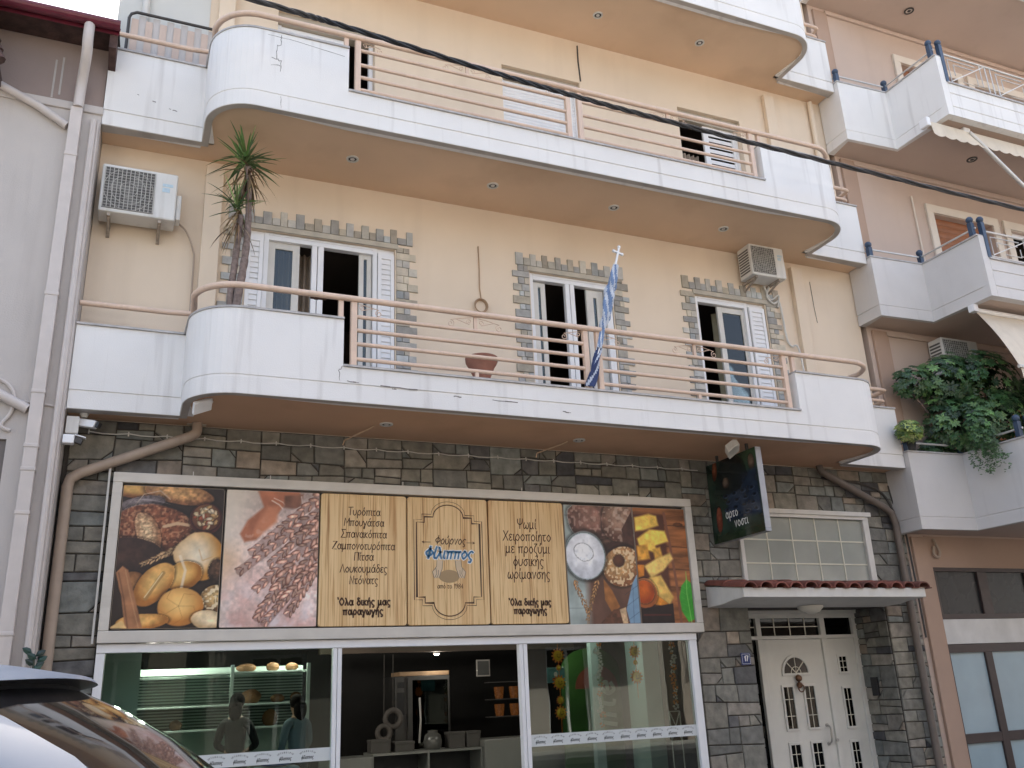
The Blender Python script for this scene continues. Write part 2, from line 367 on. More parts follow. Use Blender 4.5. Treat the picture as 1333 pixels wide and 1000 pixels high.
def clad(mb, rects, rnd, to3, gap=.0065, h=(.014,.026), mw=.62, mh=.28):
    st = []
    for (a,b,c,d) in rects: ashlar([(a,c),(b,c),(b,d),(a,d)], rnd, st, mw, mh)
    # some stones get a cut corner, which leaves a little dark slip stone
    extra = []
    for i, p in enumerate(st):
        a,b,c,d = bounds(p)
        if len(p) == 4 and b-a > .18 and d-c > .12 and rnd.random() < .4:
            sx, sy = rnd.choice((-1,1)), rnd.choice((-1,1)); q = (b if sx > 0 else a, d if sy > 0 else c); k = rnd.uniform(.05,.11)
            A, Bq = clip(p, (q[0]-sx*k, q[1]-sy*k*.2), (-sx, -sy*rnd.uniform(.7,1.3)))
            if len(A) >= 3 and len(Bq) >= 3: st[i] = A; extra.append(Bq)
    for k, p in enumerate(st+extra):
        col = stone_col(rnd)
        hh = rnd.uniform(*h); q = inset(p, gap); r = inset(p, gap+.008); n = len(q)
        if len(r) != n: continue
        ar = lambda P: sum(P[i][0]*P[(i+1)%n][1]-P[(i+1)%n][0]*P[i][1] for i in range(n))
        if ar(p if len(p)==n else q) <= 0 or ar(q) < 2e-4 or ar(r) < 1e-4: continue
        t1, t2 = rnd.uniform(-.004,.004), rnd.uniform(-.004,.004)
        vs = [to3(x,z,0) for x,z in q]+[to3(x,z,hh-.006) for x,z in q]+[to3(x,z,hh+(t1 if i % 2 else t2)*.3) for i,(x,z) in enumerate(r)]
        fs = [(i,(i+1)%n,n+(i+1)%n,n+i) for i in range(n)]+[(n+i,n+(i+1)%n,2*n+(i+1)%n,2*n+i) for i in range(n)]+[tuple(2*n+i for i in range(n))]
        mb.raw(vs, fs, 0, col)
rnd = random.Random(11)
b = MB()
clad(b, [(-.62,-.17,.12,2.1),(-.62,-.17,2.1,3.0),(-.62,1.3,3.6,4.395),(1.3,3.3,3.6,4.395),(3.3,5.2,3.6,4.395),(5.2,6.78,3.6,4.395),(-.62,-.17,3.0,3.6),(6.78,7.6,3.76,4.395),
         (6.78,7.62,.12,2.45),(6.78,7.6,2.45,3.76),(7.6,9.92,3.76,4.395),(7.62,10.0,2.45,2.8),(9.92,10.6,2.45,4.395),(10.0,10.6,.12,2.45)], rnd, lambda x,z,h: (x,-.004-h,z))
# side walls of the door recess
clad(b, [(.0,.72,.12,2.45)], rnd, lambda y,z,h: (10.0-h-.003,.72-y,z))
clad(b, [(.0,.72,.12,2.45)], rnd, lambda y,z,h: (7.62+h+.003,y,z))
b.build('stone_cladding', M['stone'], apt)
b = MB()
wall_grid(b, -.66, 10.6, 0, 4.40, -.004, [(-.1,6.7,.1,3.66),(7.62,10.0,.1,2.45),(7.6,9.9,2.8,3.74)], 0, .75)
b.face([(-.66,-.004,0),(-.66,-.004,4.40),(-.66,12,4.40),(-.66,12,0)]); b.face([(10.6,-.004,0),(10.6,12,0),(10.6,12,4.40),(10.6,-.004,4.40)])
b.build('mortar_backing', M['mortar'], apt, fix=False)

# ------------------------------------------------------------------ balconies
def arc(cx, cy, r, a0, a1, n=10): return [(cx+r*math.cos(math.radians(a0+(a1-a0)*i/n)), cy+r*math.sin(math.radians(a0+(a1-a0)*i/n))) for i in range(n+1)]
FY = -1.36; RL = .50
def outline():
    P = [(-.66,-.45),(.40,-.45)]
    P += arc(.40+RL, FY+RL, RL, 180, 270, 12)
    P += [(1.905,FY),(7.80,FY)]
    P += arc(9.34-RL, FY+RL, RL, 270, 360, 12)
    P += [(9.34,-.42),(10.44,-.42)]
    return P
def offs(P, d):
    out = []
    for i in range(len(P)):
        a = P[i-1] if i else None; q = P[i]; c = P[i+1] if i < len(P)-1 else None
        ns = []
        for (u,v) in ((a,q),(q,c)):
            if u is None or v is None: continue
            dx, dy = v[0]-u[0], v[1]-u[1]; l = math.hypot(dx,dy); ns.append((-dy/l, dx/l))
        if len(ns) == 2:
            mx, my = ns[0][0]+ns[1][0], ns[0][1]+ns[1][1]; k = 2/max(.3,(mx*mx+my*my)); out.append((q[0]+mx*k/2*d*1.0, q[1]+my*k/2*d*1.0))
        else: out.append((q[0]+ns[0][0]*d, q[1]+ns[0][1]*d))
    return out
def ribbon(mb, P, prof, m=0):
    """sweep a closed (inset, z) profile along the plan path P"""
    n = len(prof); rows = {d: offs(P, d) for d in {q[0] for q in prof}}
    vs = [(rows[d][i][0], rows[d][i][1], z) for i in range(len(P)) for (d,z) in prof]
    fs = [(i*n+k, (i+1)*n+k, (i+1)*n+(k+1) % n, i*n+(k+1) % n) for i in range(len(P)-1) for k in range(n)]
    fs += [tuple(range(n)), tuple((len(P)-1)*n+k for k in range(n-1,-1,-1))]
    mb.raw(vs, fs, m)
def scroll(mb, x, y, z, sx, k=1.0):
    pts = []
    for i in range(26):
        t = i/25; a = t*2.6*PI; r = .045*k*(1-.75*t); pts.append((x+sx*(.27*k - r*math.sin(a)*1.0), y, z-.045*k+r*math.cos(a)))
    pts = [(x+sx*.02, y, z+.05*k), (x+sx*.12*k, y, z+.035*k)] + pts
    mb.tube(pts, .0045, 6)
    pts2 = []
    for i in range(22):
        t = i/21; a = t*2.4*PI; r = .034*k*(1-.75*t); pts2.append((x+sx*(.05+r*math.sin(a)), y, z-.03*k-r*math.cos(a)+.03))
    mb.tube([(x+sx*.2*k, y, z+.01)] + pts2, .0045, 6)
def downlight(mb, x, y, z, r=.075):
    mb.lathe((x,y,z), [(r,0),(r,-.012),(r*.72,-.016),(r*.68,0.004)], 20, 0)
    mb.lathe((x,y,z-.004), [(r*.68,0),(r*.3,.001),(.0,.001)], 16, 1)
    mb.lathe((x,y,z-.006), [(r*.36,0),(r*.36,-.006),(0,-.008)], 12, 0)
def balcony(name, z0, par, fas, railz, bars, lights, label=None, top=False):
    P = outline(); I = {tuple(q): i for i, q in enumerate(P)}
    iL = P.index((1.905,FY)); iR = P.index((7.80,FY))
    def prof(zt): g = z0+.175; return [(.14,z0),(0,z0),(0,g),(.014,g+.004),(.014,g+.022),(0,g+.026),(0,zt),(.14,zt)]
    mb = MB()
    PL = [(.40,-.449)]+P[2:iL+1]; PR = P[iR:-2]+[(9.34,-.419)]
    ribbon(mb, P[:2], prof(z0+par)); ribbon(mb, PL, prof(z0+par)); ribbon(mb, P[iL:iR+1], prof(z0+fas)); ribbon(mb, PR, prof(z0+par)); ribbon(mb, P[-2:], prof(z0+par))
    bal = mb.build(name, M['parapet'], apt)
    if label: bal['label'] = label
    # slab with the painted underside set up inside the drip edge
    In = offs(P, .141); In[1] = (.541, In[1][1]); In[-2] = (9.199, In[-2][1])
    poly = [(-.659,0)] + [(-.659,-.309)] + In[1:-1] + [(10.439,-.279),(10.439,0)]
    s = MB(); n = len(poly)
    s.raw([(x,y-(0.001 if y == 0 else 0),z0+.03) for x,y in poly], [tuple(range(n-1,-1,-1))], 0); s.raw([(x,y-(0.001 if y == 0 else 0),z0+.17) for x,y in poly], [tuple(range(n))], 1)
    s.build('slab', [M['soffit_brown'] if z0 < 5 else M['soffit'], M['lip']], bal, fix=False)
    e = MB(); ribbon(e, P, [(.02,z0-.003),(.16,z0-.003),(.16,z0+.0),(.02,z0+.0)]); e.build('drip_edge', M['lip'], bal)
    c = MB()
    cp = lambda zt: [(-.022,zt+.002),(-.022,zt+.024),(.16,zt+.024),(.16,zt+.002)]
    for seg, zt in ((P[:2],par),(PL,par),(P[iL:iR+1],fas),(PR,par),(P[-2:],par)): ribbon(c, seg, cp(z0+zt))
    c.build('coping', M['coping'], bal)
    # handrail along the whole bulge
    R = offs(P, .06); zr = z0+railz
    path = [(R[2][0]+.01, R[2][1]+.42, zr)] + [(x,y,zr) for x,y in R[2:-2]] + [(R[-3][0]-.01, R[-3][1]+.1, zr)]
    path = [(.46,-.50,zr)] + [(x,y,zr) for x,y in R[3:-3]] + [(9.28,-.80,zr-.0),(9.27,-.62,zr-.08),(9.27,-.56,zr-.25)]
    h = MB(); h.tube(path, .034, 12)
    h.tube([(-.66,-.39,z0+par+.27),(.2,-.39,z0+par+.27),(.47,-.42,z0+par+.27)], .03, 10)
    h.tube(smooth_path([(9.36,-.40,z0+par+.30),(9.9,-.40,z0+par+.30),(10.28,-.40,z0+par+.3),(10.36,-.34,z0+par+.3),(10.36,-.15,z0+par+.3),(10.36,-.002,z0+par+.3)], 5), .03, 10)
    h.tube(smooth_path([(9.36,-.36,z0+par+.14),(9.9,-.36,z0+par+.14),(10.26,-.36,z0+par+.14),(10.33,-.3,z0+par+.14),(10.33,-.002,z0+par+.14)], 5), .024, 10)
    for x in (1.88, 7.83): h.box(x-.025,x+.025,FY+.035,FY+.085,z0+par+.02,zr)
    h.build('handrail', M['rail'], bal, smooth=True)
    y = FY+.06
    for x in (2.02,4.78,4.95,7.68): q = MB(); q.box(x-.033,x+.033,y-.03,y+.03,z0+fas+.02,zr-.01); q.build('rail_post', M['rail'], bal, bevel=.006)
    for (a,c2) in ((2.02,4.78),(4.95,7.68)):
        for bz in bars: q = MB(); q.tube([(a,y,z0+bz),(c2,y,z0+bz)], .0225, 10); q.build('rail_bar', M['rail'], bal, smooth=True)
        xm = (a+c2)/2
        for (e,g) in ((z0+bars[0],zr),(z0+fas+.02,z0+bars[-1])): q = MB(); q.box(xm-.02,xm+.02,y-.015,y+.015,e,g); q.build('short_post', M['rail'], bal)
    zc = (z0+bars[0]+zr)/2+.01
    for (a,c2) in ((2.02,4.78),(4.95,7.68)):
        xm = (a+c2)/2
        for sx_, sg_, sk_ in ((a+.03,1,.9),(c2-.03,-1,.9),(xm+.02,1,1),(xm-.02,-1,1)): o = MB(); scroll(o, sx_, y, zc, sg_, sk_); o.build('scroll_ornament', M['rail'], bal, smooth=True)
    for (x,yy) in lights:
        d = MB(); downlight(d, x, yy, z0+.03); d.build('downlight', [M['dirtywhite'], M['dark']], bal, smooth=True)
    return bal, zr
B1, ZR1 = balcony('balcony', 4.378, .90, .375, 1.165, (.975,.82,.665,.495), [(2.57,-.6),(5.02,-.53),(7.5,-.6)], 'lowest rounded balcony above the shop sign with rust-streaked end wall')
B2, ZR2 = balcony('balcony', 7.70, 1.02, .43, 1.235, (1.085,.88,.705,.53), [(2.13,-.63),(3.97,-.62),(5.75,-.63),(7.57,-.61)], 'middle rounded balcony with brown underside and cracked white end wall')
B3, ZR3 = balcony('balcony', 10.945, 1.02, .43, 1.235, (1.085,.88,.705,.53), [(2.13,-.63),(3.97,-.62),(5.77,-.64),(7.56,-.65)])
b = MB(); b.tube([(1.56,FY+.06,ZR1),(1.72,FY+.06,ZR1)], .042, 12); b.tube([(1.6,FY+.06,ZR1),(1.64,FY+.06,ZR1)], .047, 12); b.build('rust_sleeve', M['rust'], B1, smooth=True)
# cracks and knocked-off paint on the parapets
M['crack'] = mk('dark_crack', (.20,.18,.17), .9, .2, 20)
rnd = random.Random(4)
def crack(mb, pts, wd, rnd, jit=.012):
    Q = []
    for (a,c) in zip(pts, pts[1:]):
        for t in range(4): Q.append((a[0]+(c[0]-a[0])*t/4+rnd.uniform(-jit,jit)*.6, a[1], a[2]+(c[2]-a[2])*t/4+rnd.uniform(-jit,jit)))
    Q.append(pts[-1])
    for a, c in zip(Q, Q[1:]):
        k = wd*rnd.uniform(.5,1.3); mb.bar(a, c, .002, k) if abs(a[2]-c[2]) < abs(a[0]-c[0]) else mb.obox(((a[0]+c[0])/2,a[1],(a[2]+c[2])/2), (k/2,0,0), (0,.001,0), ((c[0]-a[0])/2,0,(c[2]-a[2])/2))
b = MB()
for x in (1.13,):
    crack(b, [(x,FY-.0015,8.70),(x-.01,FY-.0015,8.56),(x-.05,FY-.0015,8.53),(x-.05,FY-.0015,8.36),(x,FY-.0015,8.34),(x,FY-.0015,8.2)], .007, rnd)
    crack(b, [(x-.1,FY-.0015,8.36),(x-.02,FY-.0015,8.36)], .006, rnd); crack(b, [(x-.1,FY-.0015,8.26),(x,FY-.0015,8.27)], .005, rnd)
    crack(b, [(x+.02,FY-.0015,7.86),(x+.03,FY-.0015,7.72)], .004, rnd)
crack(b, [(.98,FY-.0015,8.665),(1.3,FY-.0015,8.66),(1.85,FY-.0015,8.60)], .0035, rnd, .004)
for (x,z,l) in ((-.33,8.17,.02),(-.16,8.12,.035),(.06,8.05,.05),(.02,8.06,.02)): crack(b, [(x,-.4515,z),(x+l,-.4515,z-.006)], .009, rnd, .004)
b.build('paint_crack', M['crack'], B2)
b = MB()
for (x,z,l) in ((2.42,4.56,.05),(3.1,4.54,.09),(3.55,4.535,.3),(1.95,4.60,.12),(2.3,4.58,.4),(4.4,4.47,.1)): crack(b, [(x,FY-.0015,z),(x+l,FY-.0015,z-.006)], .011, rnd, .005)
crack(b, [(1.90,FY-.0015,4.76),(1.86,FY-.0015,4.70),(1.87,FY-.0015,4.6)], .006, rnd)
b.build('paint_chip', M['crack'], B1)

# slatted screen at the left end of the middle balcony
sc = thing('balcony_screen', 'brown framed screen with pale striped fabric at the left end of the middle balcony', 'screen', (-.1,-.2,7.9))
b = MB(); zt, zb = 9.52, 7.92
b.tube([(-.52,-.18,zb),(-.52,-.18,zt-.1),(-.50,-.18,zt-.04),(-.44,-.18,zt),(.46,-.18,zt),(.48,-.18,zt-.03),(.48,-.18,zb)], .018, 8); b.build('frame', M['dark'], sc, smooth=True)
M['screencloth'] = mk('screen_cloth', attr=True, rough=.85, var=.06, vs=5)
b = MB()
for i in range(12):
    x0 = -.49+i*.08; c = lin((196,190,186)) if i % 2 else lin((205,184,170)); c = c*.9
    b.face([(x0,-.17+.012*(i%2),zb+.05),(x0+.08,-.17+.012*(i%2),zb+.05),(x0+.08,-.17+.012*(i%2),zt-.02-(.07 if i%2==0 else 0)),(x0,-.17+.012*(i%2),zt-.02-(.07 if i%2==0 else 0))], 0, c)
b.build('striped_fabric', M['screencloth'], sc)

# ------------------------------------------------------------------ balcony door-windows
def louvre(mb, x0, x1, z0, z1, y, t=.035, pitch=.07):
    w_ = .045
    mb.box(x0,x0+w_,y,y+t,z0,z1); mb.box(x1-w_,x1,y,y+t,z0,z1); mb.box(x0+w_,x1-w_,y,y+t,z0,z0+.07); mb.box(x0+w_,x1-w_,y,y+t,z1-.07,z1)
    n = int((z1-z0-.14)/pitch)
    for i in range(n):
        z = z0+.07+(i+.5)*(z1-z0-.14)/n; mb.obox(((x0+x1)/2, y+t/2, z), ((x1-x0)/2-w_-.001,0,0), (0,.008,.0385), (0,.003,-.0006))
def sash(fr, gl, x0, x1, z0, z1, y, s=.07, t=.04):
    fr.box(x0,x0+s,y,y+t,z0,z1); fr.box(x1-s,x1,y,y+t,z0,z1); fr.box(x0+s,x1-s,y,y+t,z1-s,z1); fr.box(x0+s,x1-s,y,y+t,z0,z0+s)
    gl.box(x0+s,x1-s,y+t/2-.003,y+t/2+.003,z0+s,z1-s)
def outer(fr, x0, x1, z0, z1, y, s=.055, t=.09):
    fr.box(x0,x0+s,y,y+t,z0,z1); fr.box(x1-s,x1,y,y+t,z0,z1); fr.box(x0+s,x1-s,y,y+t,z1-.09,z1)
    fr.box(x0+s,x1-s,y-.012,y-.001,z1-.035,z1-.015)
def curtain(name, x0, x1, z0, z1, y, par, m, waves=9, amp=.035):
    b = MB(); n = waves*8
    P = [(x0+(x1-x0)*i/n, y+amp*math.sin(2*PI*waves*i/n+.6*math.sin(i*.7))) for i in range(n+1)]
    for (a,c) in zip(P, P[1:]): b.face([(a[0],a[1],z0),(c[0],c[1],z0),(c[0],c[1],z1),(a[0],a[1],z1)])
    return b.build(name, m, par, smooth=True, fix=False)
# left double door: folded louvres at both sides, left sash glazed, right half open
(x0,x1,z0,z1) = LOWH[0]
W = bpy.data.objects.new('balcony_door', None); C.objects.link(W); W.parent = apt; W.location = Vector((1.9,.0,4.6))-WL[apt.name]; WL[W.name] = Vector((1.9,0,4.6))
def door_empty(x, z): 
    W = bpy.data.objects.new('balcony_door', None); C.objects.link(W); W.parent = apt; W.location = Vector((x,0,z))-WL[apt.name]; WL[W.name] = Vector((x,0,z)); return W
fr, gl, sh, s2 = MB(), MB(), MB(), MB()
outer(fr, x0+.2, x1-.22, z0, z1, .04); fr.box(1.80,1.865,.04,.11,z0,z1-.09); fr.box(1.875,1.945,.04,.11,z0,z1-.09); fr.box(x0,x0+.2,.05,.12,z1-.06,z1); fr.box(x1-.22,x1,.05,.12,z1-.06,z1)
louvre(sh, x0+.005, x0+.195, z0, z1-.07, .015); sh.build('louvre_shutter', M['white'], W); sh = MB(); louvre(sh, x1-.215, x1-.005, z0, z1-.07, .015)
sash(s2, gl, 1.28, 1.66, z0, z1-.09, .09, .085); sash(s2, gl, 2.40, 2.56, z0, z1-.09, .09, .06)
fr.build('frame', M['white'], W, bevel=.004); sh.build('louvre_shutter', M['white'], W); s2.build('sliding_sash', M['dirtywhite'], W, bevel=.004); gl.build('glass', M['glass'], W)
curtain('curtain', 1.45, 1.86, z0, z1-.05, .42, W, M['curtain'], 6)
# middle door
(x0,x1,z0,z1) = LOWH[1]; W = door_empty(5.3, z0)
fr, gl, sh, s2 = MB(), MB(), MB(), MB()
outer(fr, x0+.01, x1-.02, z0, z1, .04); fr.box(5.27,5.335,.04,.11,z0,z1-.09); fr.box(5.345,5.41,.04,.11,z0,z1-.09)
sash(s2, gl, x0+.09, x0+.27, z0, z1-.1, .10, .07); sash(s2, gl, x1-.36, x1-.09, z0, z1-.1, .10, .11)
louvre(sh, x1-.1, x1-.012, z0, z1-.12, .005)
fr.build('frame', M['white'], W, bevel=.004); s2.build('sliding_sash', M['dirtywhite'], W, bevel=.004); gl.build('glass', M['glass'], W); sh.build('louvre_shutter', M['white'], W)
# right door with curtained sash and one louvre
(x0,x1,z0,z1) = LOWH[2]; W = door_empty(8.0, z0)
fr, gl, sh, s2 = MB(), MB(), MB(), MB()
outer(fr, x0+.01, x1-.3, z0, z1, .04); fr.box(x1-.29,x1,.05,.12,z1-.06,z1)
sash(s2, gl, 7.82, 8.33, z0, z1-.1, .09, .085); louvre(sh, x1-.29, x1-.015, z0, z1-.07, .01)
fr.build('frame', M['white'], W, bevel=.004); s2.build('sliding_sash', M['dirtywhite'], W, bevel=.004); gl.build('glass', M['glass'], W); sh.build('louvre_shutter', M['white'], W)
M['paleCurtain'] = mk('olive_net_curtain', (.30,.27,.19), .9, .2, 4, .2, 40)
curtain('curtain', 7.86, 8.36, z0+.1, z1-.12, .30, W, M['paleCurtain'], 5, .03)
# windows of the two upper floors: white roller shutters under deep lintels
def roller(mb, x0, x1, z0, z1, y, p=.055):
    n = int((z1-z0)/p)
    for i in range(n):
        a = z0+i*(z1-z0)/n; c = z0+(i+1)*(z1-z0)/n-.004
        mb.raw([(x0,y,a),(x1,y,a),(x1,y-.006,(a+c)/2),(x0,y-.006,(a+c)/2),(x1,y,c),(x0,y,c),(x1,y+.008,c),(x0,y+.008,c),(x1,y+.008,a),(x0,y+.008,a)], [(0,1,2,3),(3,2,4,5),(5,4,6,7),(0,9,8,1)])
    mb.box(x0,x1,y+.010,y+.014,z0,z1)
M['shutterbox'] = mk('beige_shutter_box', (.40,.35,.28), .7, .06, 4)
for (hs, kindn) in ((UPH,0),(TOPH,1)):
    for i, (x0,x1,z0,z1) in enumerate(hs):
        W = bpy.data.objects.new('shuttered_window', None); C.objects.link(W); W.parent = apt; W.location = Vector((x0,0,z0))-WL[apt.name]; WL[W.name] = Vector((x0,0,z0))
        fr = MB(); fr.box(x0+.004,x0+.06,.10,.17,z0,z1-.17); fr.box(x1-.06,x1-.004,.10,.17,z0,z1-.17)
        fr.build('frame', M['white'], W, bevel=.003)
        s = MB(); s.box(x0+.004,x1-.004,.06,.19,z1-.17,z1-.004); s.build('shutter_box', M['shutterbox'], W)
        r = MB()
        if i == 0 and kindn == 0: roller(r, x0+.06, 2.2, z0, z1-.17, .12)
        elif i == 2 and kindn == 0: louvre(r, 8.05, x1-.06, z0, z1-.17, .11, .03, .1); r.box(8.0,8.049,.11,.15,z0,z1-.17)
        else: roller(r, x0+.06, x1-.06, z0, z1-.17, .12)
        r.build('roller_shutter', M['white'], W)
        if i == 2 and kindn == 0: curtain('curtain', 7.52, 8.04, z0, z1-.6, .35, W, M['curtain'], 6, .03)
        if i == 1 and kindn == 0:
            g2 = MB(); g2.box(5.5,5.62,.09,.115,z0,z1-.17); g2.build('half_open_leaf', M['white'], W)

# stone quoins round the three balcony doors
rnd = random.Random(5)
QC = [(188,184,176),(190,184,172),(180,179,175),(194,184,166),(178,176,172),(190,180,164),(184,187,186)]
def quoins(x0, x1, z0, z1, w=.24):
    mb = MB(); li = MB()
    y0 = -.003
    def st(a,c,e,g,h):
        col = lin(np.array(rnd.choice(QC))*rnd.uniform(.82,1.08))*.9
        k = .004; vs = [(a,y0,e),(c,y0,e),(c,y0,g),(a,y0,g),(a+k,y0-h,e+k),(c-k,y0-h,e+k),(c-k,y0-h,g-k),(a+k,y0-h,g-k)]
        mb.raw(vs, [(0,1,5,4),(1,2,6,5),(2,3,7,6),(3,0,4,7),(4,5,6,7)], 0, col)
    for side in (-1,1):
        z = z0; i = 0
        while z < z1+.02:
            hh = rnd.uniform(.07,.115); L = w*(1.0 if i % 2 == 0 else .66)*rnd.uniform(.92,1.06)
            xe = x0-.015 if side < 0 else x1+.015
            a, c = (xe-L, xe) if side < 0 else (xe, xe+L)
            if rnd.random() < .5 and L > .15:
                mdl = a+(c-a)*rnd.uniform(.4,.6); st(a,mdl,z,z+hh-.002,rnd.uniform(.016,.022)); st(mdl+.002,c,z,z+hh-.002,rnd.uniform(.016,.022))
            else: st(a,c,z,z+hh-.002,rnd.uniform(.014,.024))
            z += hh; i += 1
    zc = z1+.075; x = x0-w*.85; i = 0
    while x < x1+w*.8:
        ww = rnd.uniform(.085,.12); H = .20 if i % 2 == 0 else .105
        st(x, x+ww-.002, zc, zc+H*rnd.uniform(.88,1.08), rnd.uniform(.016,.026)); x += ww; i += 1
    mb.build('stone_surround', M['surround'], apt)
    li.box(x0-.04,x1+.04,-.03,-.001,z1+.0,z1+.07); li.build('lintel', M['lintel'], apt, bevel=.005)
for (a,c,e,g), ww in zip(LOWH, (.27,.24,.25)): quoins(a, c, 4.6, g, ww)

# rain pipes, cable coil
b = MB(); b.tube(smooth_path([(.60,-.12,4.41),(.60,-.13,4.30),(.52,-.13,4.24),(.40,-.12,4.19)], 4)+[(-.48,-.12,3.80),(-.565,-.11,3.74),(-.585,-.11,3.66),(-.585,-.11,.12)], .055, 12)
b.build('drain_pipe', M['beigepipe'], apt, smooth=True)
b = MB(); b.tube(smooth_path([(9.10,-.12,4.41),(9.12,-.13,4.33),(9.25,-.13,4.26)], 4)+[(10.2,-.12,3.84),(10.33,-.11,3.76),(10.37,-.11,3.62),(10.37,-.11,.12)], .052, 12)
b.build('drain_pipe', mk('dark_drain_pipe', (.15,.12,.10), .5, .1, 6), apt, smooth=True)
b = MB(); b.tube([(10.21,-.05,7.9),(10.21,-.05,10.93)], .045, 12); b.tube([(10.21,-.05,11.2),(10.21,-.05,14)], .045, 12); b.build('drain_pipe', M['cream'], apt, smooth=True)
b = MB(); b.tube([(-.35,-.05,7.9),(-.35,-.05,14)], .045, 12); b.build('drain_pipe', M['dirtywhite'], apt, smooth=True)
b = MB(); b.tube(smooth_path([(10.45,-.02,4.2),(10.47,-.05,3.9),(10.6,-.05,3.5),(10.62,-.05,2.0)], 6), .014, 6); b.tube(smooth_path([(9.2,-.02,4.26),(9.9,-.03,4.2),(10.3,-.04,4.06),(10.48,-.05,3.7)], 6), .018, 6); b.build('wall_cable', M['dark'], apt)
b = MB(); b.tube([(9.6,-.006,7.45),(9.605,-.008,7.0),(9.62,-.008,6.75)], .0035, 5); b.tube([(5.74,-.006,10.9),(5.735,-.006,10.6),(5.75,-.006,10.25)], .012, 5); b.build('wall_cable', M['dark'], apt)
b = MB(); b.tube(smooth_path([(.215,-.10,6.8),(.33,-.06,6.72),(.42,-.05,6.5),(.44,-.04,6.3),(.44,-.03,5.4)], 6), .011, 6); b.build('cooling_pipe', M['beigepipe'], apt, smooth=True)
b = MB(); b.box(-.655,.40,-.012,-.001,7.9,10.8); b.build('pale_wall_panel', mk('pale_plaster', (.60,.60,.57), .85, .05, 1.2, .2, 90), apt)
coil = MB()
coil.tube([(3.98,-.012,7.15),(3.985,-.012,6.8),(3.98,-.012,6.55),(4.0,-.012,6.36)], .008, 6)
for k in range(3):
    coil.tube([(3.985+(.075+.008*k)*math.cos(2*PI*i/28), -.02-.012*k, 6.28+(.082+.006*k)*math.sin(2*PI*i/28)) for i in range(28)], .008, 6, closed=True)
tag(coil.build('cable_coil', mk('tan_cable', (.38,.25,.15), .6, .1, 9), base=(3.98,-.02,6.3), smooth=True), 'thin tan cable hanging down the cream wall to a small coil', 'cable')
# ------------------------------------------------------------------ stroke lettering
GL = {}
def _g(ch, w, *st): GL[ch] = (w, [([tuple(map(float,p.split(','))) for p in s.lstrip('!').split()], not s.startswith('!')) for s in st])
_g('α',.95,'0.8,1 .72,.35 .4,0 .08,.4 .3,.95 .6,.85 .72,.4 .9,.02'); _g('υ',.85,'.05,.95 .1,.3 .35,0 .68,.3 .75,1'); _g('ρ',.88,'.1,-.55 .1,.45 .42,1 .76,.55 .48,.03 .13,.25')
_g('ο',.86,'.42,1 .08,.5 .42,0 .76,.5 .42,1'); _g('π',.95,'!.2,.9 .2,0','!.66,.9 .68,0','!.0,.9 .88,.96'); _g('ι',.36,'.14,1 .13,.2 .32,.02'); _g('τ',.68,'!0,.9 .62,.97','.3,.92 .2,.4 .3,.03 .55,.12')
_g('γ',.78,'0,.95 .32,.2 .33,-.4 .18,-.5 .16,-.25 .45,.3 .7,1'); _g('σ',.88,'.85,.96 .42,.96 .08,.5 .4,0 .7,.42 .45,.94'); _g('ς',.72,'.65,.85 .35,1 .08,.55 .3,.1 .58,-.1 .5,-.42 .28,-.4')
_g('ν',.74,'!.05,1 .32,0 .66,1'); _g('κ',.74,'!.12,1 .12,0','!.62,1 .15,.5 .66,0'); _g('μ',.9,'.1,1 .12,.3 .08,-.5','.12,.3 .35,0 .62,.3 .66,1','.66,1 .67,.2 .82,.02')
_g('δ',.84,'.62,1.42 .3,1.5 .25,1.2 .62,.8 .75,.4 .42,0 .1,.4 .35,.85 .58,.78'); _g('ε',.7,'.6,.88 .3,1 .12,.75 .4,.53','.4,.53 .1,.3 .3,0 .62,.14'); _g('ω',1.05,'.2,.95 .05,.4 .22,.02 .45,.3 .5,.6','.5,.6 .55,.1 .78,.02 .98,.5 .82,.96')
_g('η',.78,'.08,.95 .13,.4 .13,0','.13,.55 .42,1 .62,.7 .62,-.5'); _g('φ',.88,'.42,1 .08,.5 .42,0 .78,.5 .42,1','!.45,1.45 .42,-.5'); _g('ζ',.7,'!.1,1.42 .6,1.46','.6,1.46 .2,.9 .15,.3 .48,.02 .6,-.3 .35,-.5'); _g('λ',.78,'.08,1.42 .24,1.3 .7,0','!.4,.9 .05,0')
_g('Ψ',1.1,'.08,1.5 .14,.9 .52,.65 .92,.9 1,1.55','!.54,1.6 .52,0'); _g('Τ',.95,'!0,1.5 .95,1.55','!.46,1.5 .44,0'); _g('Μ',1.15,'!.05,0 .15,1.5 .55,.5 .98,1.5 1.08,0'); _g('Σ',.98,'!.88,1.5 .1,1.5 .5,.8 .05,0 .92,0')
_g('Ζ',.98,'!.1,1.45 .88,1.5 .05,.02 .92,0'); _g('Π',1.05,'!.1,0 .12,1.5 .88,1.5 .88,0'); _g('Λ',.98,'!0,0 .46,1.5 .92,0'); _g('Ν',.98,'!.1,0 .1,1.5 .82,0 .82,1.5'); _g('Χ',.95,'!.05,1.5 .88,0','!.88,1.5 0,0')
_g('Ο',1.1,'.52,1.5 .08,.75 .52,0 .98,.75 .52,1.5'); _g('Φ',1.05,'.5,1.25 .05,.75 .5,.3 .95,.75 .5,1.25','!.52,1.6 .5,0'); _g('Α',1,'!0,0 .46,1.5 .92,0','!.2,.5 .74,.5'); _g('Ρ',.9,'!.12,0 .12,1.5','.12,1.5 .7,1.4 .7,.8 .12,.7'); _g('Ι',.3,'!.15,0 .15,1.5'); _g('Ε',.85,'!.75,1.5 .12,1.5 .12,0 .75,0','!.12,.78 .65,.78')
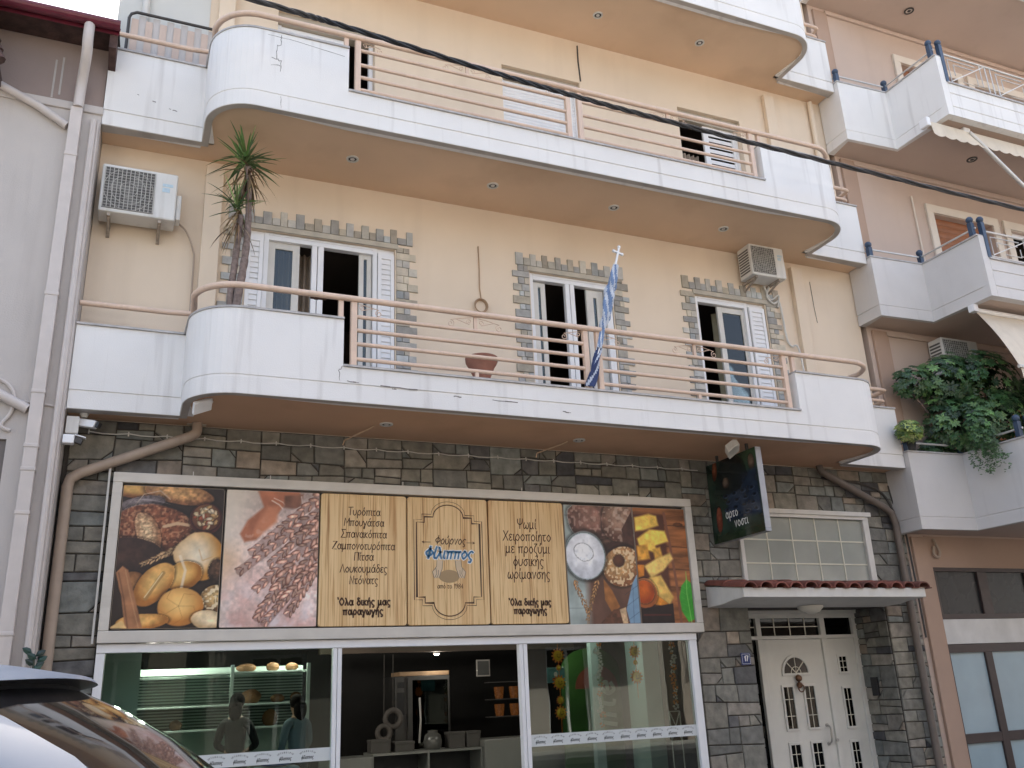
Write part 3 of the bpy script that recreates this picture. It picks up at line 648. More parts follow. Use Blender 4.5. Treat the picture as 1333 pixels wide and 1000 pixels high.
_g('1',.6,'!.1,1.15 .38,1.5 .38,0'); _g('7',.8,'!.05,1.5 .72,1.5 .28,0'); _g('9',.85,'.7,1.1 .4,.7 .1,1.1 .4,1.5 .7,1.1 .6,.4 .3,0'); _g('8',.85,'.4,.8 .12,1.15 .4,1.5 .68,1.15 .4,.8 .08,.4 .4,0 .72,.4 .4,.8'); _g('4',.85,'!.58,0 .58,1.5 .08,.45 .8,.45')
_g('l',.35,'!.15,1.5 .15,0'); _g('i',.35,'!.15,1 .15,0','!.14,1.3 .16,1.36'); _g('t',.6,'.25,1.4 .25,.2 .5,.02','!.02,1 .5,1'); _g('e',.8,'.1,.5 .7,.55 .4,1 .1,.5 .35,0 .7,.2'); _g(' ',.5); _g("'",.3,'!.2,1.25 .1,1.6')
ACC = {'ό':'ο','ά':'α','ί':'ι','ύ':'υ','έ':'ε','ή':'η','ώ':'ω','Ό':'Ο'}
def text_w(s, tr=.06): return sum(GL[ACC.get(c,c)][0]+tr for c in s)
def write(mb, s, x, z, xh, wd, to3, slant=0, xs=1.0, tr=.06, align='c', m=0):
    """strokes as flat ribbons: x,z plane position, xh = x height; to3 maps (x,z) to the sign face"""
    W = text_w(s, tr)*xh*xs
    if align == 'c': x -= W/2
    for c in s:
        b = ACC.get(c, c); w_, st = GL[b]; st = list(st)
        if b != c: st.append(([(-.12,1.45),(-.22,1.75)] if c == 'Ό' else [(w_*.45,1.2),(w_*.6,1.55)], False))
        for pts, sm in st:
            P = [(p[0],p[1],0) for p in pts]
            P = [(q.x,q.y) for q in smooth_path(P, 6, False)] if (sm and len(P) > 2) else [(p[0],p[1]) for p in P]
            Q = [(x+(px+slant*py)*xh*xs, z+py*xh) for px,py in P]
            stroke(mb, Q, wd, to3, m)
        x += (w_+tr)*xh*xs
    return W
def stroke(mb, Q, wd, to3, m=0, closed=False):
    h = wd/2; L, Rr = [], []
    n = len(Q)
    for i in range(n):
        a = Q[i-1] if (i or closed) else Q[i]; b = Q[(i+1) % n] if (i < n-1 or closed) else Q[i]
        dx, dy = b[0]-a[0], b[1]-a[1]; l = math.hypot(dx,dy) or 1
        k = 1.0
        if 0 < i < n-1 or closed:
            p = Q[i]; d1 = (p[0]-a[0], p[1]-a[1]); l1 = math.hypot(*d1) or 1
            cs = (d1[0]*dx+d1[1]*dy)/(l1*l); k = 1/max(.5, cs)
        nx, ny = -dy/l*h*k, dx/l*h*k
        ex, ey = (dx/l*h*.6, dy/l*h*.6) if not closed else (0,0)
        s = -1 if i == 0 and not closed else (1 if i == n-1 and not closed else 0)
        L.append((Q[i][0]+nx+s*ex, Q[i][1]+ny+s*ey)); Rr.append((Q[i][0]-nx+s*ex, Q[i][1]-ny+s*ey))
    vs = [to3(*p) for p in L]+[to3(*p) for p in Rr]
    mb.raw(vs, [(i,(i+1)%n,n+(i+1)%n,n+i) for i in range(n if closed else n-1)], m)

# ------------------------------------------------------------------ entrance: door 17, canopy, glazed light above
DY = .65
def circ(cx, cz, r, a0, a1, n=16): return [(cx+r*math.cos(math.radians(a0+(a1-a0)*i/n)), cz+r*math.sin(math.radians(a0+(a1-a0)*i/n))) for i in range(n+1)]
D_ = bpy.data.objects.new('entrance_door', None); C.objects.link(D_); D_.parent = apt; D_.location = Vector((9,DY,.12))-WL[apt.name]; WL[D_.name] = Vector((9,DY,.12))
fr = MB()
for (a,c,e,g) in ((7.64,10.0,2.345,2.43),(7.64,10.0,2.055,2.105),(7.64,7.70,.12,2.345),(8.19,8.285,.12,2.055),(9.315,9.405,.12,2.345),(9.915,10.0,.12,2.345),(8.19,8.27,2.105,2.345)):
    fr.box(a,c,DY-.05 if e != 2.055 else DY-.048,DY+.06,e,g)
fr.box(7.62,10.01,DY-.085,DY-.052,2.40,2.45)
fr.build('door_frame', M['doorpaint'], D_, bevel=.006)
gl = MB(); gl.box(8.271,9.314,DY,DY+.008,2.106,2.344); gl.box(9.406,9.914,DY,DY+.008,2.106,2.344); gl.box(7.701,8.189,DY,DY+.008,.2,2.344); gl.build('fanlight_glass', M['darkglass'], D_)
br = MB()
for x in (8.53,8.8,9.07): br.box(x-.006,x+.006,DY-.012,DY-.002,2.106,2.344)
br.box(8.271,9.314,DY-.010,DY-.003,2.22,2.232); br.box(7.701,8.189,DY-.010,DY-.003,2.22,2.232); br.build('fanlight_bar', M['brass'], D_)
def leaf(x0, x1, glazed, fan=None):
    mb = MB(); mb.box(x0,x1,DY-.02,DY+.035,.16,2.052)
    g = MB(); t = MB(); bz = MB()
    for (a,c,e,h) in glazed:
        k = .028
        for q in ((a-k,c+k,h,h+k),(a-k,c+k,e-k,e),(a-k,a,e,h),(c,c+k,e,h)): t.box(q[0],q[1],DY-.042,DY-.0201,q[2],q[3])
        g.box(a,c,DY-.026,DY-.0205,e,h); xm = (a+c)/2; bz.box(xm-.005,xm+.005,DY-.03,DY-.0265,e,h)
        for f in (.3,.7): bz.box(a,c,DY-.0295,DY-.0268,e+(h-e)*f-.004,e+(h-e)*f+.004)
    if fan:
        cx, cz, r = fan
        P = circ(cx,cz,r,0,180); Q = circ(cx,cz,r+.035,0,180)
        for i in range(16): t.raw([(P[i][0],DY-.044,P[i][1]),(P[i+1][0],DY-.044,P[i+1][1]),(Q[i+1][0],DY-.044,Q[i+1][1]),(Q[i][0],DY-.044,Q[i][1]),(P[i][0],DY-.02,P[i][1]),(P[i+1][0],DY-.02,P[i+1][1]),(Q[i+1][0],DY-.02,Q[i+1][1]),(Q[i][0],DY-.02,Q[i][1])],[(0,1,2,3),(0,4,5,1),(3,2,6,7)])
        t.box(cx-r-.035,cx+r+.035,DY-.044,DY-.0201,cz-.035,cz)
        g.face([(x,DY-.026,z) for x,z in P])
        for a in (45,90,135): bz.bar((cx,DY-.03,cz),(cx+r*math.cos(math.radians(a)),DY-.03,cz+r*math.sin(math.radians(a))),.006,.012)
        hp = circ(cx,cz,r*.4,0,180); bz.tube([(x,DY-.03,z) for x,z in hp], .006, 5)
    L_ = mb.build('door_leaf', M['doorpaint'], D_, bevel=.004)
    t.build('moulding', M['doorpaint'], L_ if False else D_, bevel=.004); g.build('glass_panel', M['darkglass'], D_); bz.build('glazing_bar', M['brass'], D_)
leaf(8.287, 9.313, [(8.53,8.69,.88,1.42),(8.90,9.06,.88,1.42),(8.53,8.69,.27,.68),(8.90,9.06,.27,.68)], (8.79,1.60,.21))
leaf(9.407, 9.913, [(9.585,9.715,1.59,1.80),(9.585,9.715,.86,1.37),(9.585,9.715,.27,.66)])
k = MB(); k.lathe((8.80,DY-.05,1.53), [(.03,-.02),(.05,0),(.04,.03),(.02,.04)], 14, axis=(0,-1,0)); k.lathe((8.80,DY-.05,1.44), [(.03,-.02),(.045,0),(.035,.03),(.0,.035)], 14, axis=(0,-1,0)); k.tube([(8.80+.05*math.cos(a*PI/8),DY-.085,1.40+.05*math.sin(a*PI/8)) for a in range(16)], .009, 6, closed=True)
k.build('lion_knocker', mk('aged_brass', (.16,.085,.05), .5, .25, 30, metal=.6), D_, smooth=True)
k = MB(); k.tube(smooth_path([(9.20,DY-.03,.90),(9.20,DY-.09,.87),(9.19,DY-.10,.78),(9.185,DY-.09,.69),(9.19,DY-.03,.66)], 5), .013, 8); k.lathe((9.2,DY-.022,.90), [(.025,0),(.025,.012),(0,.014)], 12, axis=(0,-1,0)); k.lathe((9.19,DY-.022,.66), [(.025,0),(.025,.012),(0,.014)], 12, axis=(0,-1,0)); k.lathe((9.315,DY-.052,.70), [(.022,0),(.022,.02),(0,.022)], 12, axis=(0,-1,0)); k.build('pull_handle', mk('steel_handle', (.45,.44,.42), .3, .1, 20, metal=.8), D_, smooth=True)
st = MB(); st.box(7.60,10.02,-.05,DY+.1,.121,.158); st.build('door_step', M['coping'], apt, bevel=.006)
b = MB(); b.box(7.64,9.98,.0,DY+.7,2.452,2.50); b.build('porch_ceiling', M['lintel'], apt)
# intercom on the side wall of the porch
b = MB(); b.box(9.93,9.965,.32,.44,1.25,1.50); b.build('intercom', M['black'], apt, bevel=.006)
# glazed light
b = MB()
for q in ((7.6,9.9,3.66,3.76),(9.80,9.9,2.72,3.66),(7.6,7.66,2.72,3.66)): b.box(q[0],q[1],-.06,.08,q[2],q[3])
b.box(7.55,9.95,-.085,-.061,3.70,3.765)
TW = b.build('stair_window', M['dirtywhite'], apt, bevel=.006)
M['frost'] = mk('frosted_pane', (.30,.32,.29), .12, .12, 2, .03, 8, spec=.9)
b = MB(); b.box(7.661,9.799,-.01,0.0,2.72,3.659); b.build('frosted_glass', M['frost'], TW)
b = MB()
for i in range(1,5): b.box(7.66+i*.428-.009,7.66+i*.428+.009,-.02,-.0105,2.72,3.659)
for z in (3.02,3.34): b.box(7.661,9.799,-.019,-.0108,z-.009,z+.009)
b.build('muntin_bar', mk('muntin', (.62,.60,.50), .4, .05, 6), TW)
# canopy slab with a curved soffit edge and half-round roof tiles
cn = MB(); prof = [(0,2.43),(-.32,2.445),(-.55,2.475),(-.78,2.485),(-.78,2.60),(0,2.70)]
cn.prism([(y,z) for y,z in prof], lambda y,z: (6.98,y-.03,z), lambda y,z: (9.95,y-.03,z)); CN = cn.build('entrance_canopy', M['dirtywhite'], apt, bevel=.008)
tl = MB(); rnd = random.Random(3); nT = 13; pw = (10.0-6.94)/nT
for i in range(nT):
    cx = 6.94+pw*(i+.5); r = pw*.43; jz = rnd.uniform(-.008,.008); col = lin(np.array((122,72,60))*rnd.uniform(.8,1.15))
    for (ya,yb,dz) in ((-.86+rnd.uniform(-.02,.02),-.36,0),(-.44,-.03,.012)):
        za, zb = 2.60+.13*(ya+.78)*1+dz+jz, 2.60+.13*(yb+.78)+dz+jz; vs = []
        for (yy,zz,rr) in ((ya,za,r),(yb,zb,r*.88)):
            for q in range(9): a = PI*q/8; vs.append((cx+rr*math.cos(a), yy, zz+.016+rr*.72*math.sin(a)))
            for q in range(9): a = PI*q/8; vs.append((cx+(rr-.014)*math.cos(a), yy, zz+.012+(rr-.014)*.70*math.sin(a)))
        fs = [(q,q+1,18+q+1,18+q) for q in range(8)]+[(9+q,18+9+q,18+9+q+1,9+q+1) for q in range(8)]+[(q,9+q,9+q+1,q+1) for q in range(8)]
        tl.raw(vs, fs, 0, col)
    tl.box(cx+pw*.5-.05,cx+pw*.5+.05,-.84,-.03,2.596,2.61,0,col*.8)
tl.build('roof_tile', mk('clay_tile', attr=True, rough=.85, var=.25, vs=12, bump=.4, bs=50, blot=.3, bcol=(.08,.05,.04), bsc=6), CN, smooth=True, fix=True)
b = MB(); b.lathe((8.52,-.17,2.436), [(.17,0),(.165,-.03),(.12,-.075),(.06,-.095),(0,-.1)], 24); b.build('canopy_lamp', mk('opal_lamp', (.72,.68,.58), .3, .03), CN, smooth=True)
# house number
hn = thing('house_number', 'small dark blue enamel plate reading 17 on the stone beside the white door', 'number plate', (7.465,-.045,1.79))
b = MB(); b.box(7.39,7.54,-.056,-.045,1.715,1.865); b.build('plate', mk('blue_enamel', (.012,.03,.14), .3, .05), hn, bevel=.006)
b = MB(); write(b, '17', 7.468, 1.765, .042, .012, lambda x,z: (x,-.0572,z)); stroke(b, [(7.405,1.73),(7.525,1.73),(7.525,1.85),(7.405,1.85)], .004, lambda x,z: (x,-.0572,z), closed=True); b.build('numeral', M['whiteink'], hn)

# ------------------------------------------------------------------ left neighbour
NB = thing('neighbour_house', 'lower mauve-grey house with dark red gutter left of the cream building', 'building', (-4,-.45,0))
def L_(mb): pass
b = MB(); wall_grid(b, -9, -.665, 0, 7.86, -.45, [(-2.6,-1.14,2.3,4.02)], 0, .12); b.face([(-.665,-.45,0),(-.665,12,0),(-.665,12,7.86),(-.665,-.45,7.86)]); b.build('wall', M['nbwall'], NB, fix=False)
b = MB(); b.box(-9,-.67,-.40,12,7.86,8.80); b.build('upper_wall', M['nbwall_dark'], NB)
b = MB(); b.box(-9,-.655,-.475,-.395,7.80,7.90); b.build('string_course', M['nbwall'], NB, bevel=.012)
b = MB()
# corrugated tile roof
n = 46; xs = [-9.2+i*(8.62/(n*6)) for i in range(n*6+1)]
top = [(x, 8.80+.035*abs(math.sin(PI*(i/6)))) for i,x in enumerate(xs)]
for (a,c) in zip(top, top[1:]):
    b.face([(a[0],-.78,a[1]),(c[0],-.78,c[1]),(c[0],4.5,c[1]+1.6),(a[0],4.5,a[1]+1.6)])
    b.face([(a[0],-.78,a[1]-.03),(a[0],-.78,a[1]),(c[0],-.78,c[1]),(c[0],-.78,c[1]-.03)]); b.face([(a[0],-.78,a[1]-.03),(c[0],-.78,c[1]-.03),(c[0],4.5,c[1]+1.57),(a[0],4.5,a[1]+1.57)])
b.build('roof', M['tile_old'], NB, fix=False)
b = MB(); P = [(.075*math.cos(math.radians(a)), .075*math.sin(math.radians(a))) for a in range(180,361,20)]+[(.066*math.cos(math.radians(a)), .066*math.sin(math.radians(a))) for a in range(360,179,-20)]
b.prism(P, lambda y,z: (-9.2,-.84+y,8.76+z), lambda y,z: (-.56,-.84+y,8.76+z)); b.box(-9.2,-.57,-.77,-.758,8.67,8.795); b.build('gutter', M['gutter'], NB)
b = MB(); b.box(-9.2,-.59,-.755,-.41,8.70,8.745); b.build('eaves_board', M['tile_old'], NB); b = MB(); b.prism([(-.76,8.50),(-.40,8.40),(-.40,8.695),(-.76,8.695)], lambda y,z: (-.66,y,z), lambda y,z: (-.585,y,z)); b.build('corner_bracket', M['tile_old'], NB)
b = MB(); b.tube(smooth_path([(-.87,-.82,8.70),(-.87,-.82,8.5),(-.87,-.74,8.35),(-.90,-.535,8.1),(-.905,-.525,7.8)], 5), .055, 12); b.build('downpipe', M['nbpipe'], NB, smooth=True)
b = MB(); b.box(-.975,-.855,-.545,-.452,.14,7.80); 
for z in (7.2,5.55,4.5,3.95,3.72,3.3,2.2): b.box(-.982,-.848,-.552,-.451,z-.02,z+.02)
b.build('downpipe', M['nbpipe'], NB, bevel=.008)
b = MB(); b.tube([(-2.4,-.50,8.25),(-1.3,-.50,7.75),(-.99,-.50,7.56)], .045, 10); b.build('branch_pipe', M['nbpipe'], NB, smooth=True); b = MB(); b.tube([(-2.6,-.50,5.0),(-1.35,-.50,4.5),(-.99,-.50,4.32)], .05, 10); b.build('branch_pipe', M['nbpipe'], NB, smooth=True); b = MB(); b.tube(smooth_path([(-1.6,-.47,4.6),(-1.3,-.47,4.62),(-1.14,-.47,4.5),(-1.13,-.47,4.3),(-1.2,-.47,4.15),(-1.12,-.47,4.1)], 5), .018, 6); b.build('hose', M['nbpipe'], NB, smooth=True)
b = MB(); b.tube([(-.735,-.49,7.7),(-.73,-.49,5.5),(-.725,-.49,.2)], .035, 8); b.tube([(-.69,-.47,7.7),(-.685,-.47,.2)], .016, 6); b.tube(smooth_path([(-9,-.46,4.62),(-4,-.46,4.6),(-1.2,-.46,4.42),(-.66,-.46,4.36)], 6), .012, 6); b.build('conduit', M['nbpipe'], NB, smooth=True)
W = bpy.data.objects.new('window', None); C.objects.link(W); W.parent = NB; W.location = Vector((-1.9,-.45,2.3))-WL[NB.name]; WL[W.name] = Vector((-1.9,-.45,2.3))
M['greyframe'] = mk('grey_brown_frame', (.13,.11,.10), .5, .1, 8)
b = MB(); 
for q in ((-2.6,-1.14,3.93,4.02),(-2.6,-1.14,2.3,2.38),(-1.23,-1.14,2.38,3.93),(-2.6,-2.51,2.38,3.93)): b.box(q[0],q[1],-.42,-.36,q[2],q[3])
b.build('frame', M['greyframe'], W); b = MB(); roller(b, -2.5, -1.24, 2.39, 3.92, -.385, .06); b.build('shutter', M['greyframe'], W)
b = MB(); 
for (x,z) in ((-1.2,8.45),(-1.13,8.5)): b.box(x,x+.02,-.406,-.401,z-.5,z)
b.build('plaster_scar', M['lip'], NB)
# tiled verge of a lower porch roof at the far left
vg = MB()
for i in range(9):
    t = i/9; x = -1.95+.3*t; y = -1.05; z = 8.75-.95*t
    vg.obox((x-.3,y+.3,z), (.32,0,0.02), (0,.3,0), (.0,0,.05)); vg.tube([(x-.02,y-.02,z+.06),(x+.06,y-.02,z-.09)], .07, 8)
tag(vg.build('tiled_verge', M['tile_old'], base=(-1.9,-1,7.8)), 'dark weathered roof tiles edging a porch at the far left', 'roof edge')

# ------------------------------------------------------------------ right neighbour
RB = thing('neighbour_building', 'pink apartment building with zigzag white balconies right of the cream building', 'building', (15,0,0))
WN = [(12.68,14.15,7.0,9.24),(14.6,16.1,7.0,9.24),(12.68,14.15,10.2,12.45),(14.6,16.1,10.2,12.45),(12.9,14.5,3.7,5.9)]
b = MB(); wall_grid(b, 10.62, 26, 0, 20, .0, WN+[(11.03,17.0,.1,3.0)], 0, .2); b.face([(10.62,0,0),(10.62,0,20),(10.62,12,20),(10.62,12,0)]); b.face([(26,0,0),(26,12,0),(26,12,20),(26,0,20)]); b.face([(10.62,0,20),(26,0,20),(26,12,20),(10.62,12,20)]); b.face([(10.62,12,0),(10.62,12,20),(26,12,20),(26,12,0)]); b.build('wall', M['pink'], RB, fix=False)
b = MB()
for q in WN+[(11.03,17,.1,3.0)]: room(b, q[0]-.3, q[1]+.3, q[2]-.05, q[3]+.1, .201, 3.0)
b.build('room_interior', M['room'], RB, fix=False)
b = MB()
for (z0,z1) in ((0.12,3.44),(4.55,6.75),(7.9,9.93),(11.1,13.1)): b = MB(); b.box(10.70,10.98,-.05,-.002,z0,z1); b.build('pilaster', M['pinktrim'], RB, bevel=.008); b = MB(); b.box(10.985,11.03,-.03,-.002,z0,z1 if z0 > 1 else 3.0); b.build('pilaster_strip', M['pinktrim'], RB)
b = MB(); b.box(10.985,26,-.012,-.001,3.0,3.46); b.build('shop_band', M['pinktrim'], RB)
b = MB()
for (z) in (6.70,9.88,13.1): b.box(11.0,26,-.045,-.002,z-.02,z+.06)
b.build('cornice', M['pink'], RB, bevel=.01)
def zig(): return [(10.455,-.02),(10.455,-.50),(11.50,-.545),(11.53,-1.60),(19.0,-1.62)]
def zbal(z0, par, bottom_off, label):
    P = zig(); mb = MB()
    def prof(zt): g = z0+.16; return [(.13,z0),(0,z0),(0,g),(.013,g+.004),(.013,g+.022),(0,g+.026),(0,zt),(.13,zt)]
    ribbon(mb, P[:4], prof(z0+par)); P2 = [(P[3][0]+.135,P[3][1]-.004),P[4]]
    def prof2(zt): g = z0+.16; h = z0+.42; return [(.13,z0),(0,z0),(0,g),(.013,g+.004),(.013,g+.02),(0,g+.024),(0,h),(.013,h+.004),(.013,h+.02),(0,h+.024),(0,zt),(.13,zt)]
    ribbon(mb, P2, prof2(z0+.62)); mb.box(P[3][0]+.0,P[3][0]+.134,P[3][1]-.002,P[3][1]+.12,z0+.001,z0+par-.001)
    bal = mb.build('balcony', M['parapet'] if z0 > 9 else M['parapet2'], RB); bal['label'] = label
    In = offs(P, .131); s = MB(); poly = [(In[0][0],.0)]+In[1:]+[(19,.0)]
    s.raw([(x,y-.001,z0+.02) for x,y in poly], [tuple(range(len(poly)-1,-1,-1))], 0); s.raw([(x,y-.001,z0+.2) for x,y in poly], [tuple(range(len(poly)))], 1); s.build('slab', [M['pink'], M['lip']], bal, fix=False)
    c = MB(); cp = lambda zt: [(-.025,zt+.002),(-.025,zt+.026),(.15,zt+.026),(.15,zt+.002)]; ribbon(c, P[:4], cp(z0+par)); ribbon(c, P2, cp(z0+.62)); c.build('coping', M['coping'], bal)
    R = offs(P, .06); h = MB(); zr = z0+par+.15
    h.tube([(R[1][0],-.05,zr)]+[(x,y,zr) for x,y in R[1:4]], .016, 8)
    y = P[3][1]+.06
    zt = z0+par+.14; zb = z0+.72
    h.tube([(11.7,y,zt),(19,y,zt)], .017, 8); h.tube([(11.7,y,zb),(19,y,zb)], .012, 6)
    x = 11.75
    while x < 18.5:
        h.tube([(x,y,zb),(x,y,zt)], .009, 6); h.tube([(x+.12,y,zb),(x+.12,y,zt-.08),(x+.75,y,zt-.08)], .009, 6); h.tube([(x+.12,y,zb+.03),(x+1.0,y,zt)], .009, 6); h.tube([(x+.24,y,zb+.18),(x+.24,y,zt-.16),(x+.7,y,zt-.16)], .008, 6)
        h.tube([(x+.75,y,zb+.1),(x+.87,y,zb+.1),(x+.87,y,zt)], .009, 6); h.tube([(x+1.0,y,zb),(x+1.0,y,zt)], .009, 6); h.tube([(x+.4,y,zb+.08),(x+.75,y,zb+.08),(x+.75,y,zt-.2)], .008, 6); x += 1.12
    h.build('railing', M['silver'], bal, smooth=True)
    for (x,y2) in ((R[1][0],R[1][1]),(R[2][0],R[2][1]),(R[3][0]-.03,R[3][1]+.05),(R[3][0]+.12,R[3][1]-.01)):
        tall = x > 11.45 and y2 < -1
        pb = MB(); b0 = z0+par+.027 if not (x > 11.62) else z0+.65
        pb.box(x-.035,x+.035,y2-.035,y2+.035,b0,zr+(.10 if tall else .03)); pb.ell((x,y2,zr+(.15 if tall else .08)), (.055,.055,.055), 12, 8)
        pb.build('post', M['bluepost'], bal, smooth=True)
    return bal
zbal(3.47, 1.13, 0, 'lowest zigzag balcony with plants behind its parapet'); zbal(6.785, 1.0, 0, 'middle zigzag balcony with dark blue corner posts'); zbal(9.97, 1.13, 0, 'upper zigzag balcony of the pink building'); zbal(13.18, 1.13, 0, 'top zigzag balcony of the pink building')
for (x0,x1,z0,z1) in WN:
    W = bpy.data.objects.new('window', None); C.objects.link(W); W.parent = RB; W.location = Vector((x0,0,z0))-WL[RB.name]; WL[W.name] = Vector((x0,0,z0))
    b = MB(); k = .16
    for q in ((x0-k,x1+k,z1,z1+k),(x0-k,x0,z0,z1),(x1,x1+k,z0,z1)): b.box(q[0],q[1],-.045,-.002,q[2],q[3])
    b.build('surround', M['frame_cream'], W, bevel=.012)
    b = MB(); 
    if x0 < 14.5: roller(b, x0+.01, x1-.01, z0, z1, .12, .12); b.build('roller_shutter', M['woodshut'], W)
    else:
        b.box(x0+.002,x0+.1,.08,.15,z0,z1); b.box(x1-.1,x1-.002,.08,.15,z0,z1); b.box(x0+.7,x0+.8,.08,.15,z0,z1); b.box(x0+.1,x0+.7,.08,.15,z1-.1,z1); b.box(x0+.8,x1-.1,.08,.15,z1-.1,z1); b.build('frame', M['white'], W); g2 = MB(); g2.box(x0+.1,x1-.1,.10,.106,z0,z1-.1); g2.build('glass', M['darkglass'], W)
# shop window of the pink building
W = bpy.data.objects.new('shop_window', None); C.objects.link(W); W.parent = RB; W.location = Vector((11.03,0,.12))-WL[RB.name]; WL[W.name] = Vector((11.03,0,.12))
M['brownframe'] = mk('dark_brown_frame', (.045,.028,.025), .45, .1, 8); M['marble'] = mk('grey_white_marble', (.56,.55,.53), .35, .14, 3, blot=.25, bcol=(.33,.32,.31), bsc=2.5)
b = MB()
for q in ((11.032,16.9,2.94,3.0),(11.032,16.9,2.25,2.32),(11.032,11.08,2.32,2.94),(11.92,12.12,2.32,2.94),(12.95,13.1,2.32,2.94),(13.9,14.05,2.32,2.94),(11.032,16.9,1.78,1.90),(11.032,11.06,.12,1.78),(11.76,11.90,.12,1.78),(12.7,12.84,.12,1.78),(13.6,13.75,.12,1.78),(14.6,14.7,.12,1.78)): b.box(q[0],q[1],-.02,.07,q[2],q[3])
for a,c in ((11.06,11.76),(11.9,12.7),(12.84,13.6),(13.75,14.6)): b.box(a,c,-.018,.068,.56,.69)
b.build('frame', M['brownframe'], W, bevel=.006)
b = MB(); b.box(11.08,16.9,.02,.026,2.32,2.94); b.build('upper_pane', M['dullglass'], W)
b = MB(); b.box(11.032,16.9,-.03,.06,1.902,2.248); b.build('marble_band', M['marble'], W)
M['film'] = mk('frosted_film', (.30,.40,.45), .22, .08, 1.5, spec=.7)
b = MB(); b.box(11.05,16.9,.015,.022,.12,1.78); b.build('frosted_pane', M['film'], W)
b = MB(); b.tube(smooth_path([(11.15,-.03,3.42),(11.16,-.05,3.33),(11.2,-.06,3.22),(11.14,-.06,3.14),(11.08,-.05,3.2),(11.11,-.05,3.3)], 5), .022, 8); b.build('cable_loop', M['beigepipe'], RB, smooth=True)
b = MB(); b.tube([(12.22,-.03,9.48),(12.215,-.03,8.4),(12.21,-.03,7.2)], .016, 6); b.build('conduit', M['frame_cream'], RB)
for (x,y,z) in ((13.05,-.72,10.0-.01),(12.55,-.55,13.19)): 
    d = MB(); downlight(d, x, y, z, .09); d.build('downlight', [M['dark'], M['frame_cream']], RB, smooth=True)
# ------------------------------------------------------------------ the bakery sign over the shop
SG = thing('shop_sign', 'long white framed bakery sign with bread photographs and Greek lettering on wood panels', 'sign', (3.3,-.1,2.1))
b = MB(); FX0, FX1, FZ0, FZ1 = -.17, 6.79, 2.125, 3.815
for q in ((FX0,FX1,FZ1-.105,FZ1),(FX0,FX1,FZ0,FZ0+.115),(FX0,-.075,FZ0+.1151,FZ1-.1051),(6.69,FX1,FZ0+.1151,FZ1-.1051)): b.box(q[0],q[1],-.185,.02,q[2],q[3])
b.build('frame', M['frame'], SG, bevel=.008)
b = MB(); b.box(-.075,6.69,-.10,.0,FZ0+.116,FZ1-.106); b.build('backing', M['dark'], SG)
b = MB(); b.box(FX0-.05,FX0-.03,-.12,-.05,FZ0,FZ1+.12); b.build('side_strip', M['dirtywhite'], SG)
for x in (.6,1.4,2.9,4.4,5.9): b = MB(); b.tube([(x,-.12,3.815),(x,-.12,3.87)], .005, 5); b.build('fixing_pin', M['dirtywhite'], SG)

